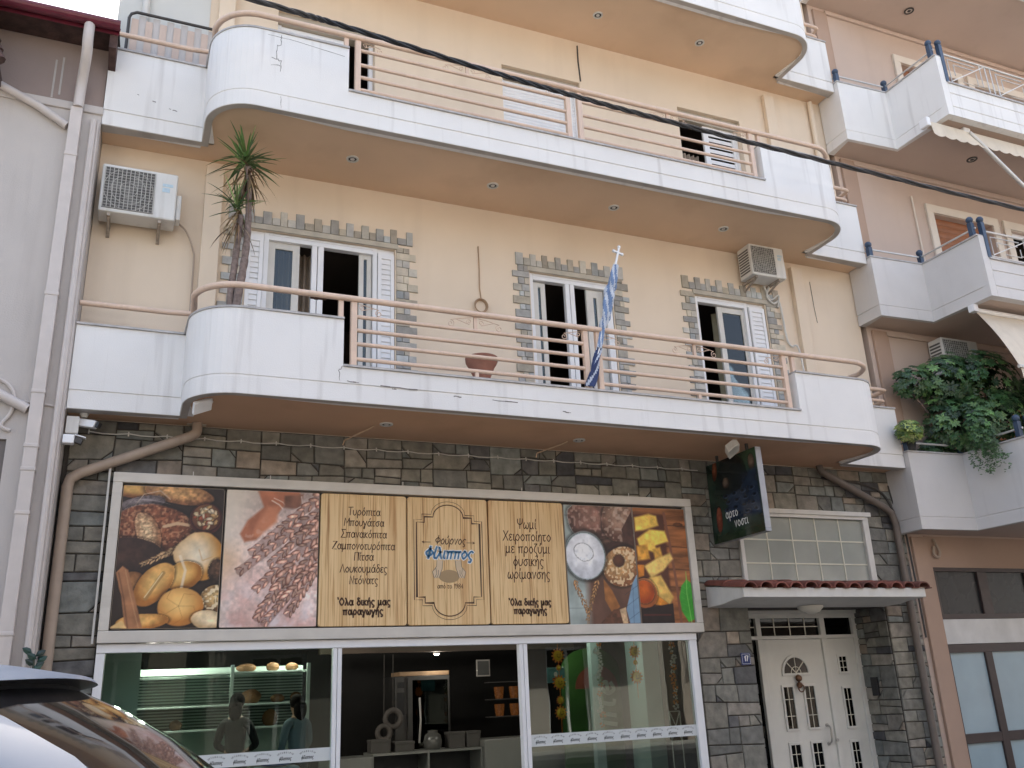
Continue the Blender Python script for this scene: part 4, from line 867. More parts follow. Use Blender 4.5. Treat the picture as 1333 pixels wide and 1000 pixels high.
NU, NV = 130, 190
gu, gv = np.meshgrid((np.arange(NU+1))/NU, (np.arange(NV+1))/NV)      # v runs downwards
def vn(x, y, seed):
    r = np.random.RandomState(seed); T = r.rand(64,64); xi = np.floor(x).astype(int); yi = np.floor(y).astype(int); fx = x-xi; fy = y-yi
    fx = fx*fx*(3-2*fx); fy = fy*fy*(3-2*fy); g = lambda a,c: T[(yi+c) % 64, (xi+a) % 64]
    return (g(0,0)*(1-fx)+g(1,0)*fx)*(1-fy)+(g(0,1)*(1-fx)+g(1,1)*fx)*fy
def fbm(x, y, s, seed, o=4):
    t = 0; a = .5; 
    for k in range(o): t = t+a*vn(x*s, y*s, seed+k); s *= 2.1; a *= .5
    return t
class Art:
    def __init__(s, bg, asp): s.x = gu*asp; s.y = gv.copy(); s.a = asp; s.I = np.ones(gu.shape+(3,))*np.array(bg, float); s.k = 0
    def put(s, m, col, a=1.0): m = (np.clip(m,0,1)*a)[...,None]; s.I = s.I*(1-m)+np.asarray(col,float)*m
    def loc(s, cx, cy, rot): c, q = math.cos(math.radians(rot)), math.sin(math.radians(rot)); X = s.x-cx*s.a; Y = s.y-cy; return X*c+Y*q, -X*q+Y*c
    def blob(s, cx, cy, rx, ry, rot, c1, c2, tex=.25, ts=30, wob=.08, pw=2.0):
        s.k += 7; lx, ly = s.loc(cx,cy,rot); d = (np.abs(lx/rx)**pw+np.abs(ly/ry)**pw)**(1/pw); d = d+wob*(fbm(s.x,s.y,6,s.k)-.47)*2
        m = np.clip((1-d)/.05,0,1); t = np.clip(d+.35*(ly/ry)+.15*(lx/rx),0,1)[...,None]**1.4
        col = np.array(c1,float)*(1-t)+np.array(c2,float)*t; col = col*(1+tex*2*(fbm(s.x,s.y,ts,s.k+3)-.47))[...,None]; sh = np.clip(1-(d-1)/.14,0,1)*(d > 1)
        s.I = s.I*(1-.45*sh[...,None]); s.put(m, col); return m, d
    def line(s, pts, wd, col, a=1.0):
        D = np.full(s.x.shape, 9.)
        for (p,q) in zip(pts, pts[1:]):
            px, py, qx, qy = p[0]*s.a, p[1], q[0]*s.a, q[1]; dx, dy = qx-px, qy-py; t = np.clip(((s.x-px)*dx+(s.y-py)*dy)/(dx*dx+dy*dy+1e-9),0,1); D = np.minimum(D, np.hypot(s.x-px-t*dx, s.y-py-t*dy))
        s.put(np.clip((wd-D)/.006,0,1), col, a)
    def poly(s, pts, col, tex=.15, ts=25, soft=.006):
        P = [(p[0]*s.a,p[1]) for p in pts]; ins = np.zeros(s.x.shape, bool); n = len(P); D = np.full(s.x.shape, 9.)
        for i in range(n):
            (x1,y1),(x2,y2) = P[i],P[(i+1)%n]; cnd = ((y1 > s.y) != (y2 > s.y)); ins ^= cnd & (s.x < (x2-x1)*(s.y-y1)/((y2-y1) or 1e-9)+x1)
            dx, dy = x2-x1, y2-y1; t = np.clip(((s.x-x1)*dx+(s.y-y1)*dy)/(dx*dx+dy*dy+1e-9),0,1); D = np.minimum(D, np.hypot(s.x-x1-t*dx, s.y-y1-t*dy))
        s.k += 5; col = np.array(col,float)*(1+tex*2*(fbm(s.x,s.y,ts,s.k)-.47))[...,None]; m = np.where(ins, np.clip(D/soft,0,1), 0); s.put(m, col); return m
    def speck(s, m, sc, thr, col, seed, a=.8): n = vn(s.x*sc, s.y*sc, seed); s.put(m*np.clip((n-thr)/.06,0,1), col, a)
    def ear(s, p, q, w_, c1, c2, dark, n=14):
        rr = np.random.RandomState(int(abs(p[0]*1000+q[1]*777)) % 9999)
        for i in range(n):
            t = i/(n-1); x = p[0]+(q[0]-p[0])*t; y = p[1]+(q[1]-p[1])*t; ang = math.degrees(math.atan2(q[1]-p[1],(q[0]-p[0])*s.a)); k = w_*(1-.35*t)
            for sd in (-1,1):
                nx, ny = -math.sin(math.radians(ang))*sd, math.cos(math.radians(ang))*sd
                kk = k*rr.uniform(.8,1.25); g = rr.uniform(.75,1.2); jx, jy = rr.uniform(-.3,.3,2)*k; an = ang+sd*rr.uniform(18,40)
                s.blob(x+(nx*k*.62+jx)/s.a, y+ny*k*.62+jy, kk*1.05, kk*.40, an, np.array(c1)*g, np.array(c2)*g, .25, 60, .02)
                if rr.rand() < .5: ca, sa = math.cos(math.radians(an+180)), math.sin(math.radians(an+180)); s.line([(x+nx*k/s.a,y+ny*k),(x+nx*k/s.a+ca*k*4.2/s.a,y+ny*k+sa*k*4.2)], .0022, np.array(c1)*.9, .55)
def art_bread(a):
    A = Art((44,32,30), a)
    A.I *= (1+.5*(fbm(A.x,A.y,5,2)-.47))[...,None]
    A.blob(.10,.035,.16,.055,6,(214,170,100),(120,74,40)); A.blob(.55,.05,.24,.075,8,(196,152,100),(122,82,54),.5,40)
    A.blob(.18,.135,.17,.06,-14,(128,116,116),(72,62,64),.5,60)
    for k in range(7): A.line([(.02+.03*k,.17-.008*k),(.10+.03*k,.10),(.34+.02*k,.09+.006*k)], .0035, (160,150,150), .7)
    A.line([(.12,.15),(.2,.06),(.36,.03),(.46,.09)], .005, (190,170,150))
    m,d = A.blob(.33,.32,.29,.19,8,(150,92,64),(74,42,32),.45,50,.05); A.speck(m,70,.62,(190,140,105),5,.6); A.speck(m,60,.7,(70,36,26),6,.6)
    m2,_ = A.blob(.27,.335,.075,.16,-22,(206,178,140),(150,106,76),.5,70,.2); A.speck(m2,80,.6,(120,84,60),9,.5)
    A.line([(.42,.29),(.55,.265),(.66,.275)], .014, (190,158,124)); A.blob(.12,.50,.22,.13,0,(66,44,38),(40,28,28),.3)
    m,d = A.blob(.83,.225,.115,.12,0,(86,44,42),(70,30,30),.1,20,.01); m,d = A.blob(.83,.215,.098,.10,0,(120,84,56),(84,50,36),.2,20,.01)
    r = np.random.RandomState(3)
    for k in range(46):
        t, q = r.rand()*6.28, math.sqrt(r.rand())*.078; c = [(214,190,150),(160,84,60),(190,150,100),(226,208,176)][k % 4]; A.blob(.83+q*math.cos(t)/a, .215+q*math.sin(t)*1.05, .022, .012, r.rand()*180, c, [x*.6 for x in c], .15, 40, .05)
    A.ear((.62,.42),(.24,.565),.022,(190,160,120),(110,80,56),0,16)
    A.blob(.80,.50,.17,.175,-30,(232,220,196),(176,122,56),.18,14,.12,2.3); A.blob(.64,.64,.13,.10,-25,(224,186,116),(150,96,40),.2,14,.1); A.line([(.60,.50),(.66,.60),(.63,.74)], .012, (222,208,186), .7); A.line([(.78,.45),(.82,.53),(.92,.50)], .006, (190,150,100), .8)
    A.blob(.97,.60,.06,.09,0,(90,64,48),(40,28,26),.6,60); m,_ = A.blob(.98,.80,.11,.10,0,(190,160,110),(110,78,48),.5,60); A.speck(m,60,.6,(230,214,180),4,.8)
    A.blob(.17,.70,.09,.09,0,(150,104,64),(84,52,34),.3)
    A.blob(.37,.70,.10,.18,34,(224,182,112),(150,96,44),.25,20,.08); A.line([(.30,.80),(.38,.70),(.45,.62)], .016, (150,116,70), .8); A.line([(.29,.79),(.38,.69),(.44,.62)], .006, (232,214,170), .9)
    A.blob(.64,.855,.155,.135,0,(236,194,122),(172,112,52),.12,14,.04)
    for an in (0,72,144,216,288): A.line([(.62,.85),(.62+.10*math.cos(math.radians(an))/a,.85+.09*math.sin(math.radians(an))),(.62+.14*math.cos(math.radians(an+30))/a,.855+.125*math.sin(math.radians(an+30)))], .004, (150,98,48), .75)
    A.blob(.28,.955,.17,.055,-4,(226,180,108),(160,104,50)); A.blob(.92,.95,.12,.07,10,(226,206,170),(180,150,110))
    A.poly([(.0,.62),(.06,.57),(.12,.60),(.30,1.0),(.13,1.0),(.07,.78)], (150,104,72), .3, 12); A.line([(.09,.60),(.16,.78),(.26,1.0)], .006, (196,150,110), .6); A.line([(.03,.62),(.10,.80),(.16,1.0)], .008, (90,58,40), .6); A.poly([(0,1.0),(.0,.985),(.10,.94),(.16,1.0)], (214,178,120))
    return A.I
def art_wheat(a):
    A = Art((190,168,160), a); n = fbm(A.x,A.y,3,11); A.I = A.I*(1+.8*(n-.47))[...,None]*(1+.5*(fbm(A.x,A.y,40,77)-.47))[...,None]
    A.put(np.clip((.62-A.y*.5-gu*1.1)*2.2,0,1), (206,194,178), .9)
    A.put(np.clip((gv-.45)*1.6,0,1)*np.clip((fbm(A.x,A.y,6,21)-.35)*4,0,1), (198,150,140), .75); A.put(np.clip((gv-.5)*2,0,1)*np.clip((fbm(A.x,A.y,8,31)-.45)*5,0,1), (214,204,206), .8)
    A.put(np.clip((.30-gu)*3,0,1)*np.clip((gv-.35)*5,0,1)*np.clip((.75-gv)*4,0,1), (206,160,110), .7)
    A.poly([(.30,-.02),(.80,-.02),(.80,.10),(.62,.12),(.46,.26),(.34,.38),(.20,.40),(.14,.33),(.22,.22),(.38,.12)], (168,104,76), .2, 10, .02); A.poly([(.42,.10),(.58,.10),(.56,.24),(.36,.36),(.26,.36),(.30,.26)], (190,124,92), .15, 10, .03)
    A.line([(.48,.07),(.56,.10),(.60,.13)], .006, (226,214,200)); A.line([(.50,.05),(.60,.08),(.63,.11)], .005, (226,214,200)); A.poly([(.60,.02),(.84,.0),(.80,.14),(.60,.13)], (120,80,64), .3, 20, .02); A.line([(.80,.03),(.82,.10),(.72,.14)], .007, (190,170,160))
    A.put(np.clip((fbm(A.x,A.y,26,41)-.52)*8,0,1)*np.clip(1-np.abs(gu-.30)*4,0,1)*np.clip(1-np.abs(gv-.5)*3,0,1), (226,206,196), .7)
    r = np.random.RandomState(8)
    for (p,q,wd) in (((1.02,.02),(.30,.46),.026),((1.04,.12),(.18,.60),.026),((1.02,.20),(.50,.54),.026),((1.04,.52),(.70,.90),.026),((1.05,.30),(.36,.72),.030),((1.0,.42),(.60,.80),.028),((.72,.56),(.38,.93),.028),((.88,.62),(.46,.97),.026)):
        A.line([p,q], .036, (70,42,38), .35); A.ear(p,q,wd*1.45,(222,182,160),(112,70,60),0,11)
        for k in range(8): t = r.rand(); x, y = p[0]+(q[0]-p[0])*t, p[1]+(q[1]-p[1])*t; A.line([(x,y),(x-.16+r.rand()*.06,y+.10+r.rand()*.05)], .0025, (176,136,120), .6)
    return A.I
def art_flour(a):
    A = Art((150,160,156), a); A.I *= (1+.25*(fbm(A.x,A.y*.25,14,3)-.47))[...,None]
    for y in (.09,.87): A.line([(0,y),(.3,y)], .004, (80,86,84))
    A.put(np.clip((gu-.22)*9,0,1), (92,62,50), .95); A.I *= (1+.4*(fbm(A.x,A.y,7,5)-.47))[...,None]
    m,_ = A.blob(.40,.12,.24,.17,0,(150,112,98),(74,46,40),.5,16,.1,2.6); A.speck(m,40,.62,(190,160,146),3,.5); m,_ = A.blob(.82,.13,.19,.18,6,(158,128,110),(80,52,42),.5,18,.08,2.6); A.speck(m,40,.6,(200,180,164),4,.5)
    A.poly([(.82,.20),(1.0,.02),(1.0,.36),(.86,.34)], (70,44,38), .3)
    A.blob(.74,.36,.16,.05,0,(60,36,32),(50,30,28)); m,d = A.blob(.80,.52,.205,.17,-20,(206,164,112),(120,76,46),.3,40,.03); A.speck(m,62,.55,(226,204,166),7,.8); A.blob(.75,.47,.06,.055,-20,(96,58,40),(70,42,32),.1,20,.02)
    A.blob(.27,.43,.205,.213,0,(190,206,206),(150,164,166),.05,10,.01); A.blob(.27,.435,.19,.197,0,(238,238,240),(196,198,204),.16,22,.01); A.blob(.25,.40,.09,.07,20,(246,246,246),(224,226,230),.2,30,.2)
    A.ear((.10,.66),(.26,.92),.02,(180,140,96),(110,78,50),0,12); A.ear((.40,.66),(.24,.96),.02,(176,136,92),(100,70,46),0,12); A.line([(.24,.8),(.24,1)], .006, (150,114,76)); A.line([(.3,.75),(.26,1)], .005, (140,104,70))
    A.poly([(.50,.62),(.62,.72),(.72,.86),(.60,.92),(.50,.80)], (150,98,54), .25); A.poly([(.40,1.0),(.62,.88),(.80,.86),(.84,1.0)], (96,62,46), .4, 30); A.poly([(.70,.88),(.80,.86),(.82,1),(.74,1)], (196,166,130), .3, 30)
    m = A.poly([(.80,.88),(.92,.66),(1.0,.58),(1.0,1.0),(.84,1.0)], (122,152,176), .12, 10)
    for k in (.70,.80,.92): A.line([(.80,k+.06),(1.0,k-.02)], .004, (44,56,72), .8)
    A.line([(.93,.62),(.90,1)], .004, (44,56,72), .8)
    return A.I
def art_cheese(a):
    A = Art((140,88,52), a); n = fbm(A.x*.6,A.y*4,6,3); A.I *= (1+1.1*(n-.47))[...,None]
    for y in (.155,.345,.545,.70): A.line([(.5,y-.01),(1.05,y)], .006, (56,32,20), .9)
    A.blob(.86,.14,.05,.02,0,(96,56,32),(70,40,24)); A.put(np.clip((.62-gu)*20,0,1)*np.clip((gv-.04)*40,0,1), (78,40,28), .95); A.line([(.60,.04),(.66,.3),(.72,.66),(.74,1.0)], .016, (120,76,56))
    Y1, Y2 = (238,194,88), (176,110,34)
    A.poly([(.0,.08),(.30,.04),(.46,.06),(.50,.16),(.18,.21),(.0,.22)], Y1, .3, 16, .02); A.poly([(.02,.27),(.28,.18),(.60,.19),(.66,.30),(.40,.34),(.44,.42),(.20,.38),(.05,.34)], Y1, .3, 16, .02)
    A.poly([(.0,.33),(.24,.31),(.28,.46),(.0,.48)], (212,152,60), .35, 16, .02); A.poly([(.30,.36),(.48,.33),(.54,.47),(.34,.48)], (214,160,70), .3, 18, .02); A.poly([(.0,.50),(.14,.5),(.12,.60),(.0,.62)], (190,116,40), .3)
    A.poly([(.10,.51),(.36,.44),(.66,.38),(.72,.45),(.50,.56),(.24,.63)], (224,186,106), .3, 18, .02); A.poly([(.08,.64),(.22,.60),(.44,.58),(.66,.78),(.56,.86),(.30,.77)], (222,180,96), .3, 18, .02)
    A.poly([(.28,.74),(.52,.83),(.50,.86),(.2,.84)], (190,120,40), .3); r = np.random.RandomState(2)
    for k in range(60): x, y = r.rand()*.62, .08+r.rand()*.74; A.line([(x,y),(x+.012,y+.006)], .004, (110,96,40), .5)
    A.blob(.10,.745,.125,.13,0,(206,150,110),(150,82,40),.1,10,.01); A.blob(.09,.735,.10,.10,0,(186,92,30),(150,62,18),.25,14,.01); A.poly([(.0,.875),(.62,.83),(.62,1.02),(.0,1.02)], (34,22,24), .3); A.line([(.05,.93),(.55,.93)], .010, (96,36,30), .7)
    m = A.poly([(.80,.68),(.92,.62),(1.03,.66),(1.03,.97),(.88,1.0),(.76,.90),(.74,.78)], (58,150,48), .25, 8, .01); A.line([(.92,.60),(.90,.75),(.94,1.0)], .006, (130,196,96))
    for k in range(6): y = .68+.05*k; A.line([(.905,y+.03),(.79,y-.0)], .003, (110,184,84), .7); A.line([(.915,y+.03),(1.0,y-.01)], .003, (110,184,84), .7)
    A.line([(.92,.56),(.92,.66)], .006, (120,186,80))
    return A.I
def panel(x0, x1, z0, z1, img, name, label, seed=0, r=.03):
    mb = MB(); n = 6
    pts = []
    for (cx,cz,a0) in ((x1-r,z1-r,0),(x0+r,z1-r,90),(x0+r,z0+r,180),(x1-r,z0+r,270)): pts += [(cx+r*math.cos(math.radians(a0+90*i/n)), cz+r*math.sin(math.radians(a0+90*i/n))) for i in range(n+1)]
    if img is None:
        mb.prism(pts, lambda x,z: (x,-.105,z), lambda x,z: (x,-.16,z)); o = mb.build(name, M['signwood'], SG, bevel=.006); o['label'] = label; return o
    mb.prism(pts, lambda x,z: (x,-.105,z), lambda x,z: (x,-.155,z), col=(.3,.25,.2)); o = mb.build(name, M['paint'], SG, bevel=.004); o['label'] = label
    me = bpy.data.meshes.new('printed_picture'); h, w_ = gu.shape; e = .006
    vs = np.stack([x0+e+(x1-x0-2*e)*gu, np.full(gu.shape,-.157), z1-e-(z1-z0-2*e)*gv], -1).reshape(-1,3) - np.array(WL[SG.name])
    idx = np.arange(h*w_).reshape(h,w_); f = np.stack([idx[1:,:-1],idx[1:,1:],idx[:-1,1:],idx[:-1,:-1]],-1).reshape(-1,4)
    rr = r*.7; X = vs[:,0]+WL[SG.name].x; Z = vs[:,2]+WL[SG.name].z                        # leave the rounded corners free
    me.from_pydata(vs.tolist(), [], f.tolist()); me.materials.append(M['paint'])
    at = me.color_attributes.new('Col','FLOAT_COLOR','POINT'); c = lin(np.clip((img-6)*1.10,0,250)).reshape(-1,3); at.data.foreach_set('color', np.concatenate([c,np.ones((len(c),1))],1).ravel())
    q = bpy.data.objects.new('printed_picture', me); C.objects.link(q); q.parent = o; return o
def signwood():
    m = bpy.data.materials.new('sign_wood'); t, N, L = nodes(m); out = N('ShaderNodeOutputMaterial'); p = N('ShaderNodeBsdfPrincipled'); L(p.outputs[0], out.inputs[0]); p.inputs['Roughness'].default_value = .5
    tc = N('ShaderNodeTexCoord'); 
    def nz(sc, det, dist=0):
        mp = N('ShaderNodeMapping'); mp.inputs['Scale'].default_value = sc; L(tc.outputs['Object'], mp.inputs['Vector']); n = N('ShaderNodeTexNoise'); n.inputs['Scale'].default_value = 1; n.inputs['Detail'].default_value = det; n.inputs['Distortion'].default_value = dist; L(mp.outputs[0], n.inputs['Vector']); return n.outputs[0]
    def ramp(f, st):
        r = N('ShaderNodeValToRGB'); 
        while len(r.color_ramp.elements) < len(st): r.color_ramp.elements.new(.5)
        for e, (po,c) in zip(r.color_ramp.elements, st): e.position = po; e.color = (*c,1)
        L(f, r.inputs[0]); return r.outputs[0]
    base = ramp(nz((5,1,.35),3), [(.3,lin((214,178,126))),(.55,lin((230,198,148))),(.75,lin((206,164,112)))])
    fine = ramp(nz((75,1,1.2),3,.6), [(.0,(.55,.42,.3)),(.40,(.7,.58,.45)),(.47,(1,1,1)),(1,(1,1,1))])
    line = ramp(nz((26,1,.5),2,.3), [(.0,(.45,.32,.2)),(.30,(.5,.36,.24)),(.36,(1,1,1)),(1,(1,1,1))])
    m1 = N('ShaderNodeMix', data_type='RGBA', blend_type='MULTIPLY'); m1.inputs[0].default_value = .9; L(base, m1.inputs[6]); L(fine, m1.inputs[7])
    m2 = N('ShaderNodeMix', data_type='RGBA', blend_type='MULTIPLY'); m2.inputs[0].default_value = .85; L(m1.outputs[2], m2.inputs[6]); L(line, m2.inputs[7]); L(m2.outputs[2], p.inputs['Base Color']); return m
M['signwood'] = signwood()
PX = [-.07,.94,1.945,2.935,3.925,4.925,5.905,6.685]; PZ0, PZ1 = 2.255, 3.69
asp = .98/1.435
panel(PX[0], PX[1]-.008, PZ0, PZ1, art_bread(asp), 'picture_panel', 'photograph of loaves, rolls and a bowl of nuts')
panel(PX[1]+.008, PX[2]-.008, PZ0, PZ1, art_wheat(asp), 'picture_panel', 'photograph of a hand and wheat ears over flour')
W1 = panel(PX[2]+.008, PX[3]-.008, PZ0, PZ1, None, 'wood_panel', 'wood panel listing pies and sweets')
W2 = panel(PX[3]+.008, PX[4]-.008, PZ0, PZ1, None, 'wood_panel', 'wood panel with the bakery emblem')
W3 = panel(PX[4]+.008, PX[5]-.008, PZ0, PZ1, None, 'wood_panel', 'wood panel about handmade bread')
panel(PX[5]+.004, PX[6]-.002, PZ0-.02, PZ1-.01, art_flour(asp), 'picture_panel', 'photograph of flour bowl, bread and a sesame ring', r=.008)
panel(PX[6]+.002, PX[7], PZ0-.02, PZ1-.01, art_cheese(.75/1.435), 'picture_panel', 'photograph of cheese pies and a green leaf', r=.008)
YT = -.1625
t3 = lambda x,z: (x,YT,z)
b = MB(); xc = (PX[2]+PX[3])/2
for s, z in (('Τυρόπιτα',3.455),('Μπουγάτσα',3.335),('Σπανακόπιτα',3.205),('Ζαμπονοτυρόπιτα',3.075),('Πίτσα',2.955),('Λουκουμάδες',2.825),('Ντόνατς',2.70)): write(b, s, xc, z, .058, .0095, t3, .08, .92)
write(b, "'Ολα δικής μας", xc+.01, 2.475, .050, .0175, t3, 0, 1.0, .12); write(b, 'παραγωγής', xc, 2.375, .050, .0175, t3, 0, 1.0, .12); b.build('lettering', M['brownink'], W1)
b = MB(); xc = (PX[4]+PX[5])/2
for s, z in (('Ψωμί',3.36),('Χειροποίητο',3.215),('με προζύμι',3.07),('φυσικής',2.92),('ωρίμανσης',2.77)): write(b, s, xc, z, .077, .011, t3, .06, .92)
write(b, "'Ολα δικής μας", xc, 2.465, .050, .0175, t3, 0, .92, .12); write(b, 'παραγωγής', xc, 2.37, .050, .0175, t3, 0, .95, .12); b.build('lettering', M['brownink'], W3)
b = MB(); xc = (PX[3]+PX[4])/2
def plaque(e, wd):
    hw, zt, zb = .385-e*.0, 3.40, 2.56; a, c_ = .29, .185
    hw += e; zt += e; zb -= e; a += e; c_ += e*.7
    P = [(-hw,zb),(-hw,zt),(-a,zt),(-a,zt+.065),(-c_,zt+.065)]
    P += [(c_*math.cos(math.radians(q)) , zt+.065+(.145+e*.3)*math.sin(math.radians(q))) for q in range(168,11,-12)]
    P += [(c_,zt+.065),(a,zt+.065),(a,zt),(hw,zt),(hw,zb),(a,zb),(a,zb-.065),(c_,zb-.065)]
    P += [(c_*math.cos(math.radians(q)), zb-.065-(.145+e*.3)*math.sin(math.radians(q))) for q in range(12,169,12)]
    P += [(-c_,zb-.065),(-a,zb-.065),(-a,zb)]
    stroke(b, [(xc+x,z) for x,z in P], wd, t3, closed=True)
plaque(0, .012); plaque(.03, .005)
write(b, 'Φούρνος', xc+.02, 3.155, .062, .0105, t3, .22, .95)
for sx in (-1,1): stroke(b, [(xc+sx*.22,3.175),(xc+sx*.31,3.175)], .006, t3); stroke(b, [(xc+sx*.295,3.187),(xc+sx*.32,3.175),(xc+sx*.295,3.163)], .007, t3)
write(b, 'από το 1984', xc+.01, 2.655, .036, .0055, t3, .1, .95); b.build('lettering', M['brownink'], W2)
b = MB(); write(b, 'Φίλιππος', xc, 2.99, .086, .040, lambda x,z: (x,YT+.0006,z), .25, 1.0, .1); b.build('lettering_outline', M['whiteink'], W2)
b = MB(); write(b, 'Φίλιππος', xc, 2.99, .086, .020, lambda x,z: (x,YT-.0008,z), .25, 1.0, .1); b.build('lettering', M['blueink'], W2)
# emblem: two hands on a round of dough
b = MB(); b.face([(xc+.125*math.cos(a*PI/16), YT+.0004, 2.79+.072*math.sin(a*PI/16)) for a in range(32)], 0); b.build('emblem', mk('dough_print', (.36,.25,.13), .5, .05), W2, fix=False)
b = MB(); b2 = MB()
for sx in (-1,1):
    b2.face([(xc+sx*x,YT-.0002,z) for x,z in ((.075,2.97),(.145,2.97),(.15,2.90),(.20,2.84),(.18,2.77),(.12,2.775),(.10,2.84),(.085,2.87))])
    for q in ([(.075,2.97),(.085,2.87),(.10,2.84),(.12,2.775)],[(.145,2.97),(.15,2.90),(.20,2.84),(.18,2.77)],[(.16,2.88),(.15,2.82),(.17,2.78)],[(.13,2.86),(.13,2.81),(.15,2.775)]): stroke(b, [(xc+sx*x,z) for x,z in q], .005, lambda x,z: (x,YT-.0008,z))
b2.build('emblem', mk('hand_print', (.62,.48,.32), .5, .05), W2, fix=False); b.build('emblem_outline', M['greyink'], W2)

# projecting box sign, square to the wall
PS = thing('projecting_sign', 'dark square bakery sign box projecting from the wall under the balcony', 'sign', (7.24,-.55,3.25))
b = MB(); y0, y1, z0, z1 = -1.11, -.03, 3.245, 4.315
M['signedge'] = mk('grey_sign_edge', (.34,.35,.38), .4, .08, 8, metal=.3)
for q in ((y0,y1,z0,z0+.035),(y0,y1,z1-.035,z1),(y0,y0+.035,z0+.0351,z1-.0351),(y1-.035,y1,z0+.0351,z1-.0351)): b.box(7.203,7.29,q[0],q[1],q[2],q[3])
b.build('frame', M['signedge'], PS, bevel=.006)
def art_sign():
    A = Art((44,60,52), 1.0); A.I *= (1+.8*(fbm(A.x,A.y,5,7)-.47))[...,None]  # print background brightened to stand for reflections on the sign face
    A.put(np.clip((gv-.84)*8,0,1), (30,48,28), .9); A.put(np.clip((gu-.6)*3,0,1)*np.clip((.3-gv)*4,0,1), (64,92,60), .7)
    A.blob(.17,.10,.05,.13,10,(150,88,60),(90,44,30)); A.blob(.16,.72,.06,.16,4,(150,82,60),(104,52,40)); A.blob(.90,.16,.06,.1,0,(120,100,84),(70,60,50)); A.blob(.5,.22,.26,.26,0,(30,38,40),(24,30,32)); A.blob(.37,.30,.07,.07,0,(120,104,92),(60,50,46))
    A.poly([(.66,.22),(1,.22),(1,.80),(.30,.80),(.36,.42),(.62,.4)], (40,52,70), .5, 8, .05)
    for k in range(16): A.blob(.34+.17*(k % 4)+.04*((k//4) % 2), .46+.085*(k//4), .06, .026, 0, (22,28,38), (60,74,94), .3, 20)
    return A.I
me = bpy.data.meshes.new('picture_face'); h, w_ = gu.shape
vs = np.stack([np.full(gu.shape,7.20), y1-.004+(y0-y1+.008)*gu, z1-.004-(z1-z0-.008)*gv], -1).reshape(-1,3)-np.array(WL[PS.name]); idx = np.arange(h*w_).reshape(h,w_); f = np.stack([idx[1:,:-1],idx[1:,1:],idx[:-1,1:],idx[:-1,:-1]],-1).reshape(-1,4)
me.from_pydata(vs.tolist(), [], f.tolist()); M['signface'] = mk('sign_acrylic', attr=True, rough=.12, var=.04, spec=.6); me.materials.append(M['signface'])
at = me.color_attributes.new('Col','FLOAT_COLOR','POINT'); c = lin(np.clip(art_sign(),0,255)).reshape(-1,3); at.data.foreach_set('color', np.concatenate([c,np.ones((len(c),1))],1).ravel())
pf = bpy.data.objects.new('picture_face', me); C.objects.link(pf); pf.parent = PS
b = MB(); b.box(7.282,7.286,y0+.036,y1-.036,z0+.036,z1-.036); b.build('rear_face', M['dark'], PS)
b = MB(); p3 = lambda u,z: (7.1975, -u, z); write(b, 'αρτο', .30+.05, 3.535, .075, .013, p3, 0, .95, .1, 'l'); write(b, 'νοστι', .52, 3.40, .075, .013, p3, 0, .95, .1, 'l'); b.build('lettering', M['whiteink'], PS)
b = MB(); b.bar((7.24,-.25,4.31),(7.24,-.25,4.42),.03,.03); b.bar((7.24,-.9,4.31),(7.24,-.9,4.42),.03,.03); b.build('bracket', M['dark'], PS)
# ------------------------------------------------------------------ shopfront
SF = thing('bakery_frontage', 'white aluminium bakery shopfront with two glass panes and an open middle', 'shopfront', (3.3,-.1,.1))
b = MB()
for (a,c) in ((-.165,-.085),(2.13,2.172),(2.178,2.222),(4.275,4.318),(4.324,4.372),(6.585,6.69)): b.box(a,c,-.13,-.04,.12,2.035)
b.box(-.165,6.69,-.14,-.035,2.036,2.118)
for (a,c) in ((-.084,2.129),(4.373,6.584)): b.box(a,c,-.12,-.05,.121,.20)
b.build('frame', M['white'], SF, bevel=.005)
b = MB(); b.box(-.084,2.129,-.088,-.080,.201,2.035); b.build('window_pane', M['shopglass'], SF)
b = MB(); b.box(4.373,6.584,-.088,-.080,.201,2.035); b.build('window_pane', M['shopglass2'], SF)
M['vinyl'] = mk('white_vinyl', (.60,.63,.63), .5, .03, 3)
b = MB(); b.box(-.084,2.129,-.0895,-.0885,.935,1.06); o1 = b.build('vinyl_band', M['vinyl'], SF)
b = MB(); b.box(4.373,6.584,-.0895,-.0885,.925,1.05); o2 = b.build('vinyl_band', M['vinyl'], SF)
def logo(mb, x, z):
    s = 'ΑΡΤΟΠΟΙΕΙΟ'; n = len(s)
    for i, ch in enumerate(s):
        a = math.radians(150-120*i/(n-1)); cx, cz = x+.085*math.cos(a), z+.028+.036*math.sin(a); r = a-PI/2
        f = lambda px,pz,cx=cx,cz=cz,r=r: (cx+px*math.cos(r)-pz*math.sin(r), -.0899, cz+px*math.sin(r)+pz*math.cos(r))
        write(mb, ch, 0, -.006, .0095, .0035, f, 0, .8)
    write(mb, 'φίλιππος', x, z-.005, .021, .0065, lambda px,pz: (px,-.0899,pz), .2, .9, .08)
b = MB(); [logo(b, -.0+.02+.222*i+.1, .97) for i in range(9)]; b.build('lettering', M['greyink'], o1)
b = MB(); [logo(b, 4.50+.218*i, .962) for i in range(10)]; b.build('lettering', M['greyink'], o2)
b = MB(); b.box(4.20,4.26,-.15,-.141,2.13,2.17); b.build('sensor', M['black'], SF)
